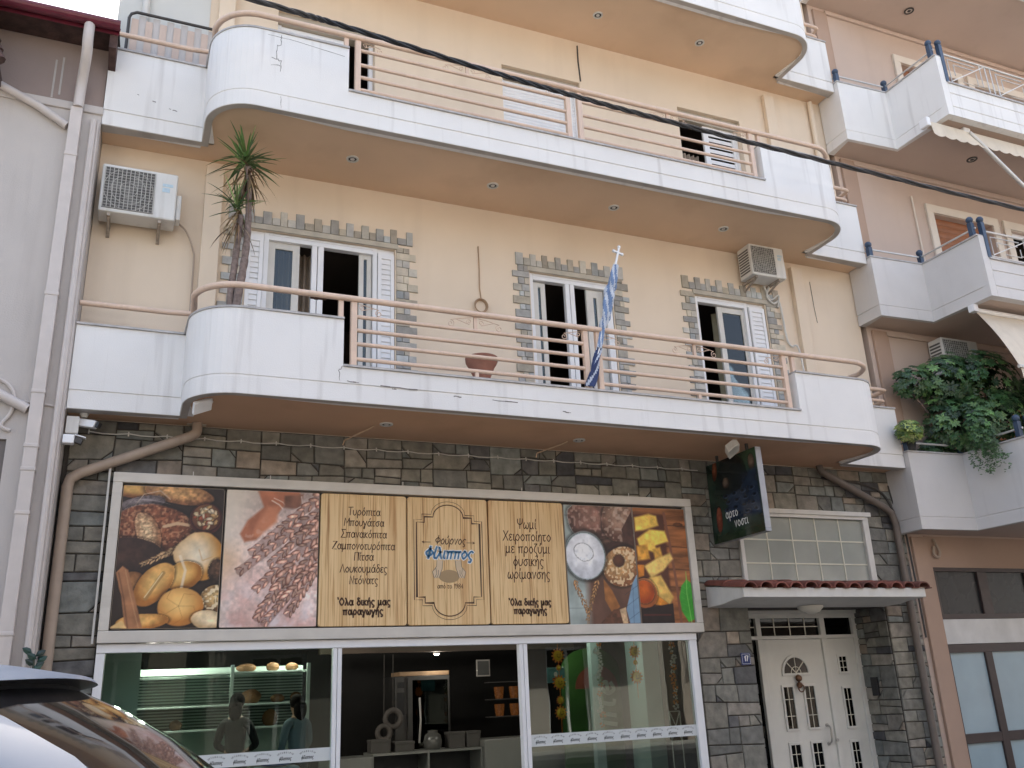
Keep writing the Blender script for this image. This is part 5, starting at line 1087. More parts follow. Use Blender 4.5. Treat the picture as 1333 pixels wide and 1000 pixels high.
# interior shell
IN = thing('shop_interior', 'dim bakery interior with dark walls behind the shopfront glass', 'shop interior', (3.3,2.5,.1))
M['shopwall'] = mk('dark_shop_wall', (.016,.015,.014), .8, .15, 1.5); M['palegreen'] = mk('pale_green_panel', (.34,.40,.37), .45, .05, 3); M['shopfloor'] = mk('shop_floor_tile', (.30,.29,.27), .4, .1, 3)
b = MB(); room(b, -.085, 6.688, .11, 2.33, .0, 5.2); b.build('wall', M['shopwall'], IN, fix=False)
b = MB(); b.face([(-.08,-.03,.125),(6.68,-.03,.125),(6.68,5.19,.125),(-.08,5.19,.125)]); b.build('floor_tiles', M['shopfloor'], IN)
b = MB(); b.box(-.08,.26,.35,.42,.13,2.32); b.build('side_panel', M['palegreen'], IN)
b = MB(); b.box(-.08,1.0,.43,1.5,2.2,2.32); b.build('ceiling_panel', M['palegreen'], IN)
b = MB(); b.box(2.6,6.5,2.9,3.0,2.12,2.2); b.build('ceiling_beam', mk('brown_beam', (.10,.075,.055), .6, .15, 3), IN)
b = MB(); b.box(5.86,5.99,1.15,1.25,.13,2.32); b.box(6.42,6.66,.75,1.2,.13,2.32); b.build('pillar', mk('mint_post', (.33,.45,.43), .4, .05, 3), IN)
# glass display shelving with loaves
DS = thing('display_shelf', 'pale green display shelving with ribbed back behind the left window', 'shelving', (1.2,1.75,.12))
b = MB(); 
b.box(.2,2.2,1.96,2.0,.13,1.95); b.build('back_panel', mk('pale_back_panel', (.42,.50,.46), .5, .05, 3), DS)
b = MB()
for i in range(17): b.box(.2,2.2,1.95,1.9595,1.27+i*.034,1.286+i*.034)
kind(b.build('ribbed_panel', mk('green_grey_rib', (.07,.10,.085), .5, .05, 3), DS), 'thing')
for z in (.62,.92,1.24,1.50,1.86): b = MB(); b.box(.2,2.2,1.55,1.949,z,z+.022); b.build('shelf', mk('shelf_glass_white', (.55,.62,.58), .25, .04, 3), DS, bevel=.003)
for x in (.2,1.28,2.17): b = MB(); b.box(x,x+.04,1.52,1.549,.13,1.96); b.build('post', M['palegreen'], DS)
crust = mk('bread_crust', (.20,.095,.04), .7, .35, 14, .4, 30)
def loaf(x, y, z, rx, rz, label, rnd):
    b = MB(); b.ell((x,y,z+rz*.85), (rx,rx*.7,rz), 16, 10, 0, None, .05, rnd); tag(b.build('bread_loaf', crust, base=(x,y,z), smooth=True), label, 'bread', 'loaves on the display shelving')
rnd = random.Random(2)
for (x,z,rx,rz,l) in ((1.55,1.524,.12,.085,'large dark loaf in the middle of the second shelf from the top'),(1.86,1.524,.085,.05,'flat brown loaf right of the large dark loaf'),(2.08,1.524,.07,.06,'small round loaf at the right end of the second shelf'),(1.48,1.884,.12,.05,'wide flat loaf at the left of the top shelf'),(1.79,1.884,.08,.055,'round brown loaf in the middle of the top shelf'),(2.02,1.884,.08,.05,'brown loaf at the right end of the top shelf'),(.72,1.264,.07,.06,'lone small loaf at the left of the third shelf'),(1.78,1.264,.09,.10,'tall round loaf behind the two people on the third shelf')): loaf(x, 1.72, z, rx, rz, l, rnd)
# ceiling spots: lit lamps of the shop
M['lit'] = mk('lit_spot', (.9,.9,.9), .4, 0, emit=((1,.96,.88), 9)); 
for i, (x,y,z,l) in enumerate(((.38,1.3,2.19,'lit ceiling spot at the far left behind the left window'),(.58,1.9,2.19,'lit ceiling spot next to the far left one'),(.78,1.45,2.19,'brightest lit ceiling spot behind the left window'),(1.92,1.5,2.32,'lit ceiling spot at the right of the left window'),(2.08,1.7,2.32,'small lit ceiling spot beside the left mullion'),(4.33,3.05,2.115,'lit spot under the beam above the oven'),(5.4,.9,2.32,'lit ceiling spot near the garland in the right window'))):
    t = thing('ceiling_spot', l, 'lamp', (x,y,z), 'ceiling spots in the bakery'); b = MB(); b.lathe((x,y,z), [(.05,0),(.05,-.02),(.036,-.03)], 16); b.build('housing', M['dirtywhite'], t, smooth=True); b = MB(); b.lathe((x,y,z-.031), [(.035,0),(.02,-.008),(0,-.01)], 14); b.build('bulb', M['lit'], t)
    ld = bpy.data.lights.new('spot_light', 'POINT'); ld.energy = 1.5 if i == 5 else 7; ld.color = (1,.94,.84); ld.shadow_soft_size = .04; lo = bpy.data.objects.new('spot_light', ld); C.objects.link(lo); lo.parent = t; lo.location = (0,0,-.08)
# oven, counter, jars, boxes
M['steel'] = mk('brushed_steel', (.10,.097,.094), .35, .12, 6, metal=.7)
ov = thing('oven', 'tall steel bakery oven with glass door and control column', 'oven', (4.1,3.3,.12))
b = MB(); b.box(3.72,4.55,3.12,3.75,.5,1.80); b.build('body', M['steel'], ov, bevel=.01)
b = MB(); b.box(3.97,4.5,3.07,3.118,.72,1.74); b.build('door', M['darkglass'], ov, bevel=.006); b = MB(); b.box(3.90,3.965,3.06,3.118,.6,1.78); b.build('control_column', M['steel'], ov, bevel=.006)
b = MB(); b.box(3.75,3.86,3.112,3.119,1.28,1.58); b.box(3.76,3.86,3.112,3.119,1.64,1.72); b.build('control_panel', M['black'], ov); b = MB(); b.tube([(4.05,3.03,.9),(4.07,3.02,1.2),(4.06,3.03,1.5)], .015, 8); b.build('handle', M['silver'], ov, smooth=True)
b = MB(); b.box(3.8,4.55,3.15,3.6,1.802,1.86); tag(b.build('wooden_board', mk('proofing_board', (.36,.23,.13), .7, .2, 8), base=(4.2,3.4,1.8), bevel=.004), 'pale wooden board lying on top of the steel oven', 'board')
ct = thing('shop_counter', 'pale bakery counter with two dark open niches in the open doorway', 'counter', (4,2.5,.12))
M['counterface'] = mk('counter_laminate', (.22,.225,.205), .35, .05, 3)
b = MB(); b.box(2.5,3.2,2.35,2.9,.13,.80); b.build('cabinet', M['counterface'], ct, bevel=.008); b = MB(); b.box(4.75,6.3,2.3,2.9,.13,.92); b.build('cabinet', M['counterface'], ct, bevel=.008)
b = MB()
for (a,c) in ((3.2,3.225),(3.96,3.985),(4.72,4.745)): b.box(a,c,2.37,2.85,.13,.80)
b.box(3.21,4.74,2.36,2.86,.801,.83); b.box(3.2,4.745,2.82,2.85,.13,.80); b.build('niche_frame', M['counterface'], ct); b = MB(); b.box(3.23,4.715,2.80,2.815,.13,.79); b.build('niche_back', M['black'], ct)
for i,(x,w_,h,l) in enumerate(((3.35,.26,.16,'low grey carton at the left end of the counter'),(3.68,.26,.12,'flat grey carton right of the low carton'),(4.42,.22,.20,'grey carton right of the glass jar'),(4.66,.20,.20,'grey carton at the right end of the niches'))):
    b = MB(); b.box(x-w_/2,x+w_/2,2.48,2.7,.832,.832+h); b.box(x-w_/2-.006,x+w_/2+.006,2.474,2.706,.832+h-.03,.832+h+.004); tag(b.build('carton', mk('grey_card', (.085,.08,.072), .8, .1, 6), base=(x,2.6,.832), bevel=.004), l, 'box', 'cartons on the counter')
b = MB(); b.lathe((4.10,2.58,.832), [(.09,0),(.12,.03),(.13,.1),(.11,.18),(.07,.21),(.07,.24),(.0,.245)], 20); tag(b.build('storage_jar', mk('milky_jar', (.12,.12,.11), .2, .1, 6), base=(4.1,2.58,.832), smooth=True), 'round milky storage jar standing between cartons on the counter', 'jar')
for (x,z,r,l) in ((3.66,1.24,.11,'larger pale ring shaped bread hanging by the oven'),(3.53,1.06,.09,'smaller pale ring shaped bread hanging low left of the oven')):
    b = MB(); b.tube([(x+r*math.cos(a*PI/12),3.0,z+r*math.sin(a*PI/12)) for a in range(24)], .038, 10, closed=True); b.tube([(x,3.0,z+r),(x,3.0,2.1)], .004, 5); tag(b.build('bread_ring', mk('pale_ring', (.10,.088,.078), .7, .15, 9), base=(x,3,z), smooth=True), l, 'bread', 'ring breads by the oven')
nt_ = thing('notice_sheet', 'grey paper notice on the dark back wall of the shop', 'notice', (5.1,3.2,1.85)); b = MB(); b.box(5.0,5.22,3.2,3.21,1.76,2.0); b.build('frame', M['lip'], nt_, bevel=.003); b = MB(); b.box(5.02,5.20,3.195,3.1995,1.78,1.98); 
b.build('paper', mk('grey_paper', (.10,.10,.095), .8, .1, 8), nt_)
am = mk('amber_glow', (.075,.027,.012), .25, .7, 25, emit=((1,.35,.08), .014))  # faint emission added so the amber glasses look lit
cb = thing('bottle_rack', 'dark wall rack holding glowing amber glasses right of the oven', 'rack', (5.4,3.1,1.1)); b = MB()
for z in (1.18,1.42,1.66): b.box(5.1,5.7,2.95,3.15,z,z+.015)
b.build('shelf', M['dark'], cb)
for (x,z,l) in ((5.28,1.436,'left amber glass on the upper shelf of the rack'),(5.52,1.436,'right amber glass on the upper shelf of the rack'),(5.28,1.196,'left amber glass on the lower shelf of the rack'),(5.52,1.196,'right amber glass on the lower shelf of the rack')):
    b = MB(); b.lathe((x,3.03,z), [(.055,0),(.065,.06),(.075,.16),(.07,.165),(.0,.16)], 16); tag(b.build('amber_glass', am, base=(x,3.03,z), smooth=True), l, 'glass', 'amber glasses on the rack')
# green drinks cooler panel with white lettering, and picture, in the right window
gf = thing('green_banner', 'tall green advertising banner with sideways pale lettering behind the right window', 'banner', (6.2,1.5,.13))
b = MB(); P = [(5.95,.13),(6.95,.13),(6.95,1.75)]+[(6.45+.5*math.cos(math.radians(a)),1.75+.30*math.sin(math.radians(a))) for a in range(0,181,12)]+[(5.95,1.75)]
P = [(x-.35 if x < 99 else x,z) for x,z in P]; b.prism([(x*.9+.55,z) for x,z in P], lambda x,z: (x,1.56,z), lambda x,z: (x,1.53,z)); b.build('panel', mk('leaf_green_print', (.035,.10,.02), .4, .25, 2.5), gf)
b = MB(); P = [(5.92+.33*math.cos(math.radians(a)),1.52+.3*math.sin(math.radians(a))) for a in range(0,181,12)]; b.face([(x+.2,1.5285,z) for x,z in P]); b.build('red_arc', mk('dull_red_print', (.20,.05,.03), .5, .2, 5), gf, fix=False)
b = MB(); write(b, 'lite', 0, -.10, .20, .055, lambda px,pz: (6.28-pz,1.527,1.32+px), .15, 1.15, .15); b.build('lettering', mk('pale_green_ink', (.50,.58,.46), .5, 0), gf)
pc = thing('window_picture', 'small teal picture with red label behind the right window', 'picture', (5.0,.5,1.6)); b = MB(); b.box(4.90,5.14,.5,.51,1.60,1.78); b.build('board', mk('teal_print', (.10,.30,.32), .4, .3, 9), pc, bevel=.003); b = MB(); b.box(4.97,5.06,.496,.4995,1.62,1.66); b.build('red_label', mk('red_print', (.35,.05,.02), .5, .05), pc); b = MB(); b.ell((5.015,.497,1.70), (.025,.002,.03), 10, 6); b.build('figure_spot', M['whiteink'], pc)
M['sunY'] = mk('sun_yellow', (.80,.50,.03), .5, .1, 20); M['sunO'] = mk('sun_orange', (.70,.22,.02), .5, .1, 20); M['flowerW'] = mk('flower_white', (.65,.62,.58), .6, .05); M['leafG'] = mk('garland_green', (.10,.20,.05), .6, .2, 9)
def mobile(x, y, zs, label):
    t = thing('sun_mobile', label, 'mobile', (x,y,zs[-1][0]-.1)); b = MB(); b.tube([(x,y,2.10),(x+.004,y,1.6),(x,y,zs[-1][0]-.25)], .004, 5); b.build('string', M['sunO'], t)
    for (z,r) in zs:
        d = MB(); pts = []
        for i in range(48): a = 2*PI*i/48; q = r*(1+.16*(1 if i % 4 < 2 else -1)); pts.append((x+q*math.cos(a), z+q*math.sin(a)))
        d.prism(pts, lambda a,c: (a,y+.008,c), lambda a,c: (a,y-.004,c)); s = d.build('sun_disc', M['sunO'], t); d = MB(); d.lathe((x,y-.0045,z), [(r*.78,0),(r*.6,.012),(0,.022)], 20, axis=(0,-1,0)); d.build('sun_face', M['sunY'], s, smooth=True)
        if r > .05: e = MB(); [e.ell((x+sx*r*.25,y-.025,z+r*.12),(r*.09,.004,r*.09),8,6) for sx in (-1,1)]; e.tube([(x+r*.35*math.cos(math.radians(q)),y-.024,z+r*.05+r*.35*math.sin(math.radians(q))) for q in range(205,336,13)], r*.05, 5); e.build('sun_smile', M['brownink'], s)
mobile(4.94,.25,[(1.91,.075),(1.77,.03),(1.60,.075),(1.40,.045),(1.26,.07)],'hanging string of five smiling suns in the left part of the right window'); mobile(6.01,.25,[(1.93,.07),(1.80,.028),(1.63,.075)],'hanging string of three smiling suns in the right part of the window')
def garland(x, y, z0, z1, label, seed):
    r = random.Random(seed); t = thing('flower_garland', label, 'garland', (x,y,z1)); b = MB(); b.tube([(x,y,z0),(x+.02,y,(z0+z1)/2),(x+.01,y,z1)], .005, 5); b.build('cord', M['leafG'], t); z = z0; fw, fo, lf = MB(), MB(), MB()
    while z > z1:
        k = r.choice((fw,fo,lf,fw)); s = r.uniform(.022,.042); cx = x+r.uniform(-.03,.03)
        for i in range(5):
            a = 2*PI*i/5+r.random(); px, pz = cx+math.cos(a)*s*.7, z+math.sin(a)*s*.7; k.ell((px,y-.01,pz), (s*.5,.006,s*.36), 6, 4)
        z -= r.uniform(.035,.06)
    fw.build('white_flower', M['flowerW'], t); fo.build('orange_flower', M['sunO'], t); lf.build('leaf', M['leafG'], t)
garland(5.46,.2,2.03,1.05,'flower garland hanging beside the mint post in the right window',1); garland(6.52,.2,2.03,1.25,'denser flower garland hanging at the right edge of the right window',2)
b = MB(); b.tube([(6.5,.35,.13),(6.5,.35,1.2)], .008, 6); b.tube([(6.75-.1,.35,.13),(6.65,.35,1.2)], .008, 6)
for z in (.5,.85,1.2): b.tube([(6.5,.35,z),(6.65,.35,z)], .007, 6)
b.tube([(6.5,.35,.85),(6.65,.35,1.2)], .006, 5); b.tube([(6.65,.35,.85),(6.5,.35,1.2)], .006, 5); tag(b.build('wire_stand', M['whiteink'], base=(6.57,.35,.13)), 'thin white wire stand with crossed bars in the right window corner', 'stand')

# ------------------------------------------------------------------ people inside the shop
def skin_mesh(name, V, E, mat, parent, sub=2):
    me = bpy.data.meshes.new(name); off = WL[parent.name]; me.from_pydata([(Vector(v[0])-off) for v in V], E, []); me.materials.append(mat)
    o = bpy.data.objects.new(name, me); C.objects.link(o); o.parent = parent; o.modifiers.new('skin', 'SKIN'); 
    for i, v in enumerate(V): me.skin_vertices[0].data[i].radius = (v[1], v[2] if len(v) > 2 else v[1])
    me.skin_vertices[0].data[0].use_root = True; s = o.modifiers.new('sub', 'SUBSURF'); s.levels = sub; s.render_levels = sub; o.modifiers['skin'].use_smooth_shade = True
    dg = bpy.context.evaluated_depsgraph_get(); ev = bpy.data.meshes.new_from_object(o.evaluated_get(dg)); o.modifiers.clear(); o.data = ev
    if not ev.materials: ev.materials.append(mat)
    return o
def person(x, y, z0, h, rz, label, shirt, hair, arms):
    t = thing('person', label, 'person', (x,y,z0)); k = h/1.7; c, s = math.cos(rz), math.sin(rz)
    def P(a, b2, zz): return (x+(a*c-b2*s)*k, y+(a*s+b2*c)*k, z0+zz*k)            # local: +x to their left side, -y is forward
    V = [(P(0,0,.95),.13*k,.10*k),(P(0,-.01,1.12),.115*k,.085*k),(P(0,-.02,1.30),.14*k,.10*k),(P(0,-.01,1.42),.09*k,.07*k),(P(0,-.02,1.50),.05*k),(P(0,-.05,1.57),.078*k,.085*k),(P(0,-.05,1.66),.075*k,.085*k)]
    E = [(i,i+1) for i in range(6)]; sk_ = mk('skin_tone', (.30,.17,.115), .5, .05, 6)
    TV = [V[0],V[1],V[2],V[3]]; TV = [(p[0],p[1]*1.14,(p[2] if len(p) > 2 else p[1])*1.16) for p in TV]; TE = [(0,1),(1,2),(2,3)]
    PV = [(P(0,0,.98),.135*k,.105*k)]; PE = []
    for sd, (el, wr) in zip((-1,1), arms):
        i = len(V); hd = Vector(wr)+(Vector(wr)-Vector(el)).normalized()*.09
        V += [(P(sd*.17,-.01,1.38),.055*k),(P(*el),.042*k),(P(*wr),.028*k),(P(*hd),.034*k,.018*k)]; E += [(3,i),(i,i+1),(i+1,i+2),(i+2,i+3)]
        d = (Vector(wr)-Vector(el)).normalized(); sid = Vector((1,0,0)) if abs(d.x) < .8 else Vector((0,0,1)); L = (.07,.08,.075,.06)
        for f in range(4):
            j = len(V); base = hd+sid*(f-1.5)*.019; V += [(P(*(base+d*.02)),.010*k),(P(*(base+d*(.02+L[f]*.5)+Vector((0,0,-.006)))),.0085*k),(P(*(base+d*(.02+L[f])+Vector((0,-.01,-.02)))),.007*k)]; E += [(i+3,j),(j,j+1),(j+1,j+2)]
        j = len(V); V += [(P(*(hd-d*.05+sid*-.035*sd)),.011*k),(P(*(hd-d*.005+sid*-.06*sd)),.009*k)]; E += [(i+2,j),(j,j+1)]
        a = len(TV); TV += [(P(sd*.17,-.01,1.38),.066*k),(P(*el),.052*k),(P(*(Vector(wr)*.85+Vector(el)*.15)),.040*k)]; TE += [(3,a),(a,a+1),(a+1,a+2)]
        i = len(V); V += [(P(sd*.09,0,.88),.085*k),(P(sd*.10,-.02,.49),.055*k),(P(sd*.10,.02,.08),.038*k),(P(sd*.11,-.10,.035),.035*k)]; E += [(0,i),(i,i+1),(i+1,i+2),(i+2,i+3)]
        a = len(PV); PV += [(P(sd*.09,0,.88),.097*k),(P(sd*.10,-.02,.49),.067*k),(P(sd*.10,.02,.10),.052*k)]; PE += [(0,a),(a,a+1),(a+1,a+2)]
    skin_mesh('body', V, E, sk_, t); skin_mesh('shirt', TV, TE, mk('shirt_cloth', [q*.45 for q in shirt], .85, .1, 6), t); skin_mesh('trousers', PV, PE, mk('dark_trousers', (.03,.03,.04), .85, .1, 6), t)
    b = MB(); hx = P(0,-.035,1.645); b.ell((hx[0],hx[1],hx[2]+.02*k), (.098*k,.11*k,.105*k), 18, 12, 0, None, .02, random.Random(1)); b.ell(P(0,.045,1.56), (.092*k,.075*k,.15*k), 14, 10, 0, None, .04, random.Random(3)); b.ell(P(0,.085,1.62), (.05*k,.05*k,.055*k), 12, 8); b.build('hair', mk('dark_hair', [q*.5 for q in hair], .9, .2, 30, .4, 90, spec=.1), t, smooth=True)
    b = MB(); b.ell(P(0,-.145,1.585), (.013*k,.022*k,.024*k), 8, 6); b.build('nose', sk_, t, smooth=True); e = MB(); [e.ell(P(sd*.032,-.128,1.61), (.012*k,.008*k,.009*k), 8, 6) for sd in (-1,1)]; e.build('eye', M['black'], t)
person(1.32,1.15,.125,1.46,2.75,'dark haired person in a black top bending over behind the left window',(.02,.02,.022),(.015,.012,.011),(((-.26,-.08,1.12),(-.12,-.28,1.05)),((.26,-.08,1.12),(.12,-.28,1.02))))
person(2.02,1.2,.125,1.42,3.6,'dark haired person in a pale blue top at the right edge of the left window',(.22,.30,.36),(.02,.015,.013),(((-.25,-.06,1.12),(-.2,-.26,1.0)),((.25,.0,1.1),(.24,-.1,.88))))
b = MB(); b.box(1.5,1.95,.62,.9,.13,.86); b.box(1.52,1.93,.60,.619,.2,.8); tag(b.build('display_cabinet', mk('blue_grey_cabinet', (.16,.24,.30), .4, .08, 4), base=(1.7,.75,.13), bevel=.01), 'low blue grey cabinet standing behind the left window band', 'cabinet')
b = MB(); b.lathe((1.72,.76,.862), [(.10,0),(.16,.02),(.17,.12),(.165,.12),(.15,.025),(0,.02)], 20); tag(b.build('blue_bowl', mk('blue_plastic', (.02,.06,.22), .35, .05), base=(1.72,.76,.862), smooth=True), 'blue bowl standing on the low cabinet behind the window', 'bowl')
# ------------------------------------------------------------------ air conditioners
def ac_unit(x0, x1, y0, y1, z0, z1, label, cat='air conditioner', side=False):
    t = thing('air_conditioner', label, cat, ((x0+x1)/2, y1, z0), 'outdoor air conditioner units'); W, H = x1-x0, z1-z0
    b = MB(); b.box(x0,x1,y0,y1,z0,z1); b.build('casing', M['acwhite'], t, bevel=.018)
    gx1 = x0+W*.70; cx, cz, r = x0+W*.36, z0+H*.5, H*.43
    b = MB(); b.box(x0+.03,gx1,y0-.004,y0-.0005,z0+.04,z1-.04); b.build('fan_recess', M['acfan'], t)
    b = MB(); b.lathe((cx,y0-.005,cz), [(.06,0),(.05,.004),(0,.005)], 16, axis=(0,-1,0))
    for k in range(3):
        a0 = k*120; b.raw([(cx+q*math.cos(math.radians(a0+d)), y0-.006, cz+q*math.sin(math.radians(a0+d))) for q,d in ((.05,0),(r*.85,20),(r*.85,70),(.05,60))], [(0,1,2,3)])
    b.build('fan', M['acblade'], t)
    g = MB()
    for i in range(13): x = x0+.035+(gx1-x0-.04)*i/12; g.tube([(x,y0-.014,z0+.045),(x,y0-.014,z1-.045)], .0045, 4)
    for i in range(15): z = z0+.045+(H-.09)*i/14; g.tube([(x0+.035,y0-.012,z),(gx1-.005,y0-.012,z)], .0028, 4)
    for q in (.35,.7,1.0): g.tube([(cx+r*q*math.cos(2*PI*i/32),y0-.010,cz+r*q*math.sin(2*PI*i/32)) for i in range(32)], .003, 4, closed=True)
    g.build('fan_grille', M['acgrey'], t)
    b = MB(); b.box(x1-W*.2,x1-W*.06,y0-.003,y0-.0005,z1-H*.30,z1-H*.24); b.box(x1-W*.2,x1-W*.1,y0-.003,y0-.0005,z1-H*.42,z1-H*.33); b.build('sticker', mk('pale_blue_sticker', (.45,.58,.66), .5, .1, 40), t)
    b = MB(); b.box(x1+.0005,x1+.055,y0+.06,y1-.06,z0+.05,z0+H*.62); b.build('valve_cover', M['acwhite'], t, bevel=.012)
    if side:
        b = MB()
        for i in range(9): z = z0+.06+(H-.12)*i/9; b.box(x0-.004,x0-.0005,y0+.04,y1-.03,z,z+(H-.12)/9*.55)
        b.build('side_grille', M['acfan'], t)
    for x in (x0+W*.14, x0+W*.80):
        b = MB(); b.box(x-.018,x+.018,y0+.02,-.003,z0-.04,z0-.002); b.box(x-.018,x+.018,-.035,-.003,z0-.15,z0-.041); b.bar((x,y0+.06,z0-.045),(x,-.03,z0-.13),.025,.02); b.build('bracket', M['rust2'], t)
    return t
M['rust2'] = mk('stained_bracket', (.33,.28,.23), .7, .3, 20)
ac_unit(-.60,.19,-.35,-.07,6.68,7.27,'large white air conditioner with square grille on the left end of the cream wall')
ac_unit(8.20,8.83,-.36,-.06,7.22,7.73,'smaller air conditioner over the right balcony door of the cream building', side=True)
ac_unit(11.85,12.65,-.32,-.04,6.05,6.66,'air conditioner above the big shrub on the pink building', side=True)
b = MB(); b.tube(smooth_path([(8.7,-.1,7.2),(8.66,-.06,7.05),(8.78,-.04,6.95),(8.9,-.03,7.0),(8.92,-.04,6.8),(8.95,-.03,6.4),(9.02,-.03,6.28),(9.1,-.09,6.2),(9.14,-.09,5.3)], 5), .016, 6); b.tube(smooth_path([(8.6,-.1,7.2),(8.72,-.06,7.0),(8.9,-.05,7.1),(8.86,-.04,6.9)], 5), .012, 6); b.build('cooling_pipe', M['dirtywhite'], apt, smooth=True)

# ------------------------------------------------------------------ flag on its pole, pots and plants of the balcony
fl = thing('flag', 'furled blue and white striped flag on a leaning pole topped by a white cross', 'flag', (4.78,FY+.12,4.76))
A0, A1 = Vector((4.80,FY+.02,4.80)), Vector((5.262,FY-.0,6.46)); b = MB(); b.tube([A0,A1], .017, 8); b.build('pole', M['white'], fl, smooth=True)
b = MB(); d = (A1-A0).normalized(); u = d.cross(Vector((0,1,0))).normalized(); e = A1
b.tube([e,e+d*.12], .014, 8); cpt = e+d*.15
b.bar(e+d*.05, e+d*.23, .022, .022); b.bar(cpt-u*.055, cpt+u*.055, .022, .022)
for q in (cpt+u*.06, cpt-u*.06, e+d*.235): b.ell(q, (.022,.018,.022), 8, 6)
b.build('cross_finial', M['white'], fl, smooth=True)
M['flagcloth'] = mk('flag_cloth', attr=True, rough=.8, var=.12, vs=9, bump=.3, bs=30)
b = MB(); nS, nA = 80, 28; v2 = d.cross(u); rnd = random.Random(9); L = (A1-A0).length
for i in range(nS):
    for k in range(nA):
        def pt(i,k):
            t = i/nS; a = 2*PI*(k % nA)/nA; r = (.026+.026*math.sin(PI*min(1,(1-t)*1.25))**.8)*(1+.35*math.sin(3*a+14*t)+.12*math.sin(7*a-20*t)+.15*math.sin(31*t+a)); return A0+d*(L*(.30+.68*t))+(u*math.cos(a)+v2*math.sin(a))*r
        s = ((k/nA*4+i/nS*5.2) % 1.0); col = lin((190,196,206)) if s < .45 else lin((112,134,168)); b.face([pt(i,k),pt(i,k+1),pt(i+1,k+1),pt(i+1,k)], 0, col)
for i in range(40):
    for k in range(20):
        def pt(i,k):
            t = i/40; a = 2*PI*(k % 20)/20; r = (.03+.025*t)*(1+.4*math.sin(3*a+9*t)); return A0+d*(L*(.30-.30*t))+Vector((-.01*t,0,0))+(u*math.cos(a)+v2*math.sin(a)*.6)*r
        s = ((k/20*3+i/40*2.2) % 1.0); col = lin((178,186,200)) if s < .28 else lin((44,58,96)); b.face([pt(i,k),pt(i+1,k),pt(i+1,k+1),pt(i,k+1)], 0, col)
b.build('flag_cloth', M['flagcloth'], fl, smooth=True)
b = MB(); PX0, PY0 = 3.60, -.95
b.lathe((PX0,PY0,4.62), [(.08,0),(.12,.02),(.13,.12),(.09,.20),(.10,.32),(.15,.44),(.17,.47),(.185,.50),(.19,.55),(.17,.56),(.155,.5),(.08,.45),(0,.45)], 28)
tag(b.build('flower_pot', M['terracotta'], base=(PX0,PY0,4.56), smooth=True), 'empty terracotta urn standing on the lowest balcony behind the railing', 'flower pot')
# spiky yucca
yu = thing('yucca_plant', 'tall yucca with two spiky heads and dead hanging leaves at the left balcony end', 'plant', (.88,-.85,4.56))
b = MB(); b.lathe((.88,-.85,4.56), [(.13,0),(.18,.3),(.2,.32),(.19,.34),(0,.3)], 20); b.build('pot', M['terracotta'], yu, smooth=True)
M['trunk'] = mk('yucca_trunk', (.20,.15,.13), .9, .35, 25, .8, 60); M['spike'] = mk('yucca_leaf', attr=True, rough=.45, var=.15, vs=12)
b = MB(); rnd = random.Random(7)
T1 = smooth_path([(.84,-.85,4.8),(.86,-.85,5.5),(.92,-.86,6.1),(.93,-.85,6.7),(.90,-.85,7.22)], 10); T2 = smooth_path([(.90,-.82,4.8),(.80,-.83,5.5),(.82,-.83,6.0),(.85,-.84,6.6)], 10)
b.tube(T1, .045, 10, rs=[.05-.0005*i+.004*math.sin(i*2.1) for i in range(len(T1))]); b.build('trunk', M['trunk'], yu, smooth=True); b = MB(); b.tube(T2, .035, 10, rs=[.036+.003*math.sin(i*2.3) for i in range(len(T2))]); b.build('trunk', M['trunk'], yu, smooth=True)
def blade(mb, base, dr, L, w_, droop, col, n=6):
    dr = Vector(dr).normalized(); sd = dr.cross(Vector((0,0,1))); sd = sd.normalized() if sd.length > .01 else Vector((1,0,0)); pts = []; p = Vector(base); dd = dr.copy(); up = sd.cross(dr)
    for i in range(n+1):
        t = i/n; wd = w_*(.7+.6*t)*(1-t**2.2)+.001; pts.append((p-sd*wd+up*wd*.35, p-up*0, p+sd*wd+up*wd*.35)); p = p+dd*(L/n); dd = (dd+Vector((0,0,-droop/n))).normalized()
    for a,c in zip(pts, pts[1:]):
        for j in (0,1): mb.face([a[j],a[j+1],c[j+1],c[j]], 0, col)
lv, dd_ = MB(), MB()
for (hx,hy,hz,n,s) in ((.86,-.85,7.28,72,1.0),(.80,-.84,6.70,44,.82)):
    for i in range(n):
        az = rnd.uniform(0,2*PI); el = rnd.uniform(-.35,1.45); L = rnd.uniform(.30,.50)*s; g = rnd.uniform(.7,1.15)
        col = lin(np.array(rnd.choice(((92,128,66),(112,146,82),(78,112,66),(132,154,98))))*g); blade(lv, (hx+rnd.uniform(-.02,.02),hy,hz+rnd.uniform(-.06,.08)), (math.cos(az)*math.cos(el),math.sin(az)*math.cos(el),math.sin(el)), L, .0135*s, rnd.uniform(.1,.6), col)
    for i in range(int(n*.75)):
        az = rnd.uniform(0,2*PI); L = rnd.uniform(.28,.58)*s; col = lin(np.array(rnd.choice(((150,126,90),(170,146,106),(120,96,70),(136,104,76))))*rnd.uniform(.7,1.05)); el = rnd.uniform(-1.3,-.15) if rnd.random() < .8 else .1
        blade(dd_, (hx+.04*s,hy,hz-rnd.uniform(.04,.30)*s), (math.cos(az)*math.cos(el),math.sin(az)*math.cos(el),math.sin(el)), L, .011*s, 1.3, col)
lv.build('green_leaves', M['spike'], yu, smooth=True, fix=False); dd_.build('dead_leaves', M['spike'], yu, smooth=True, fix=False)

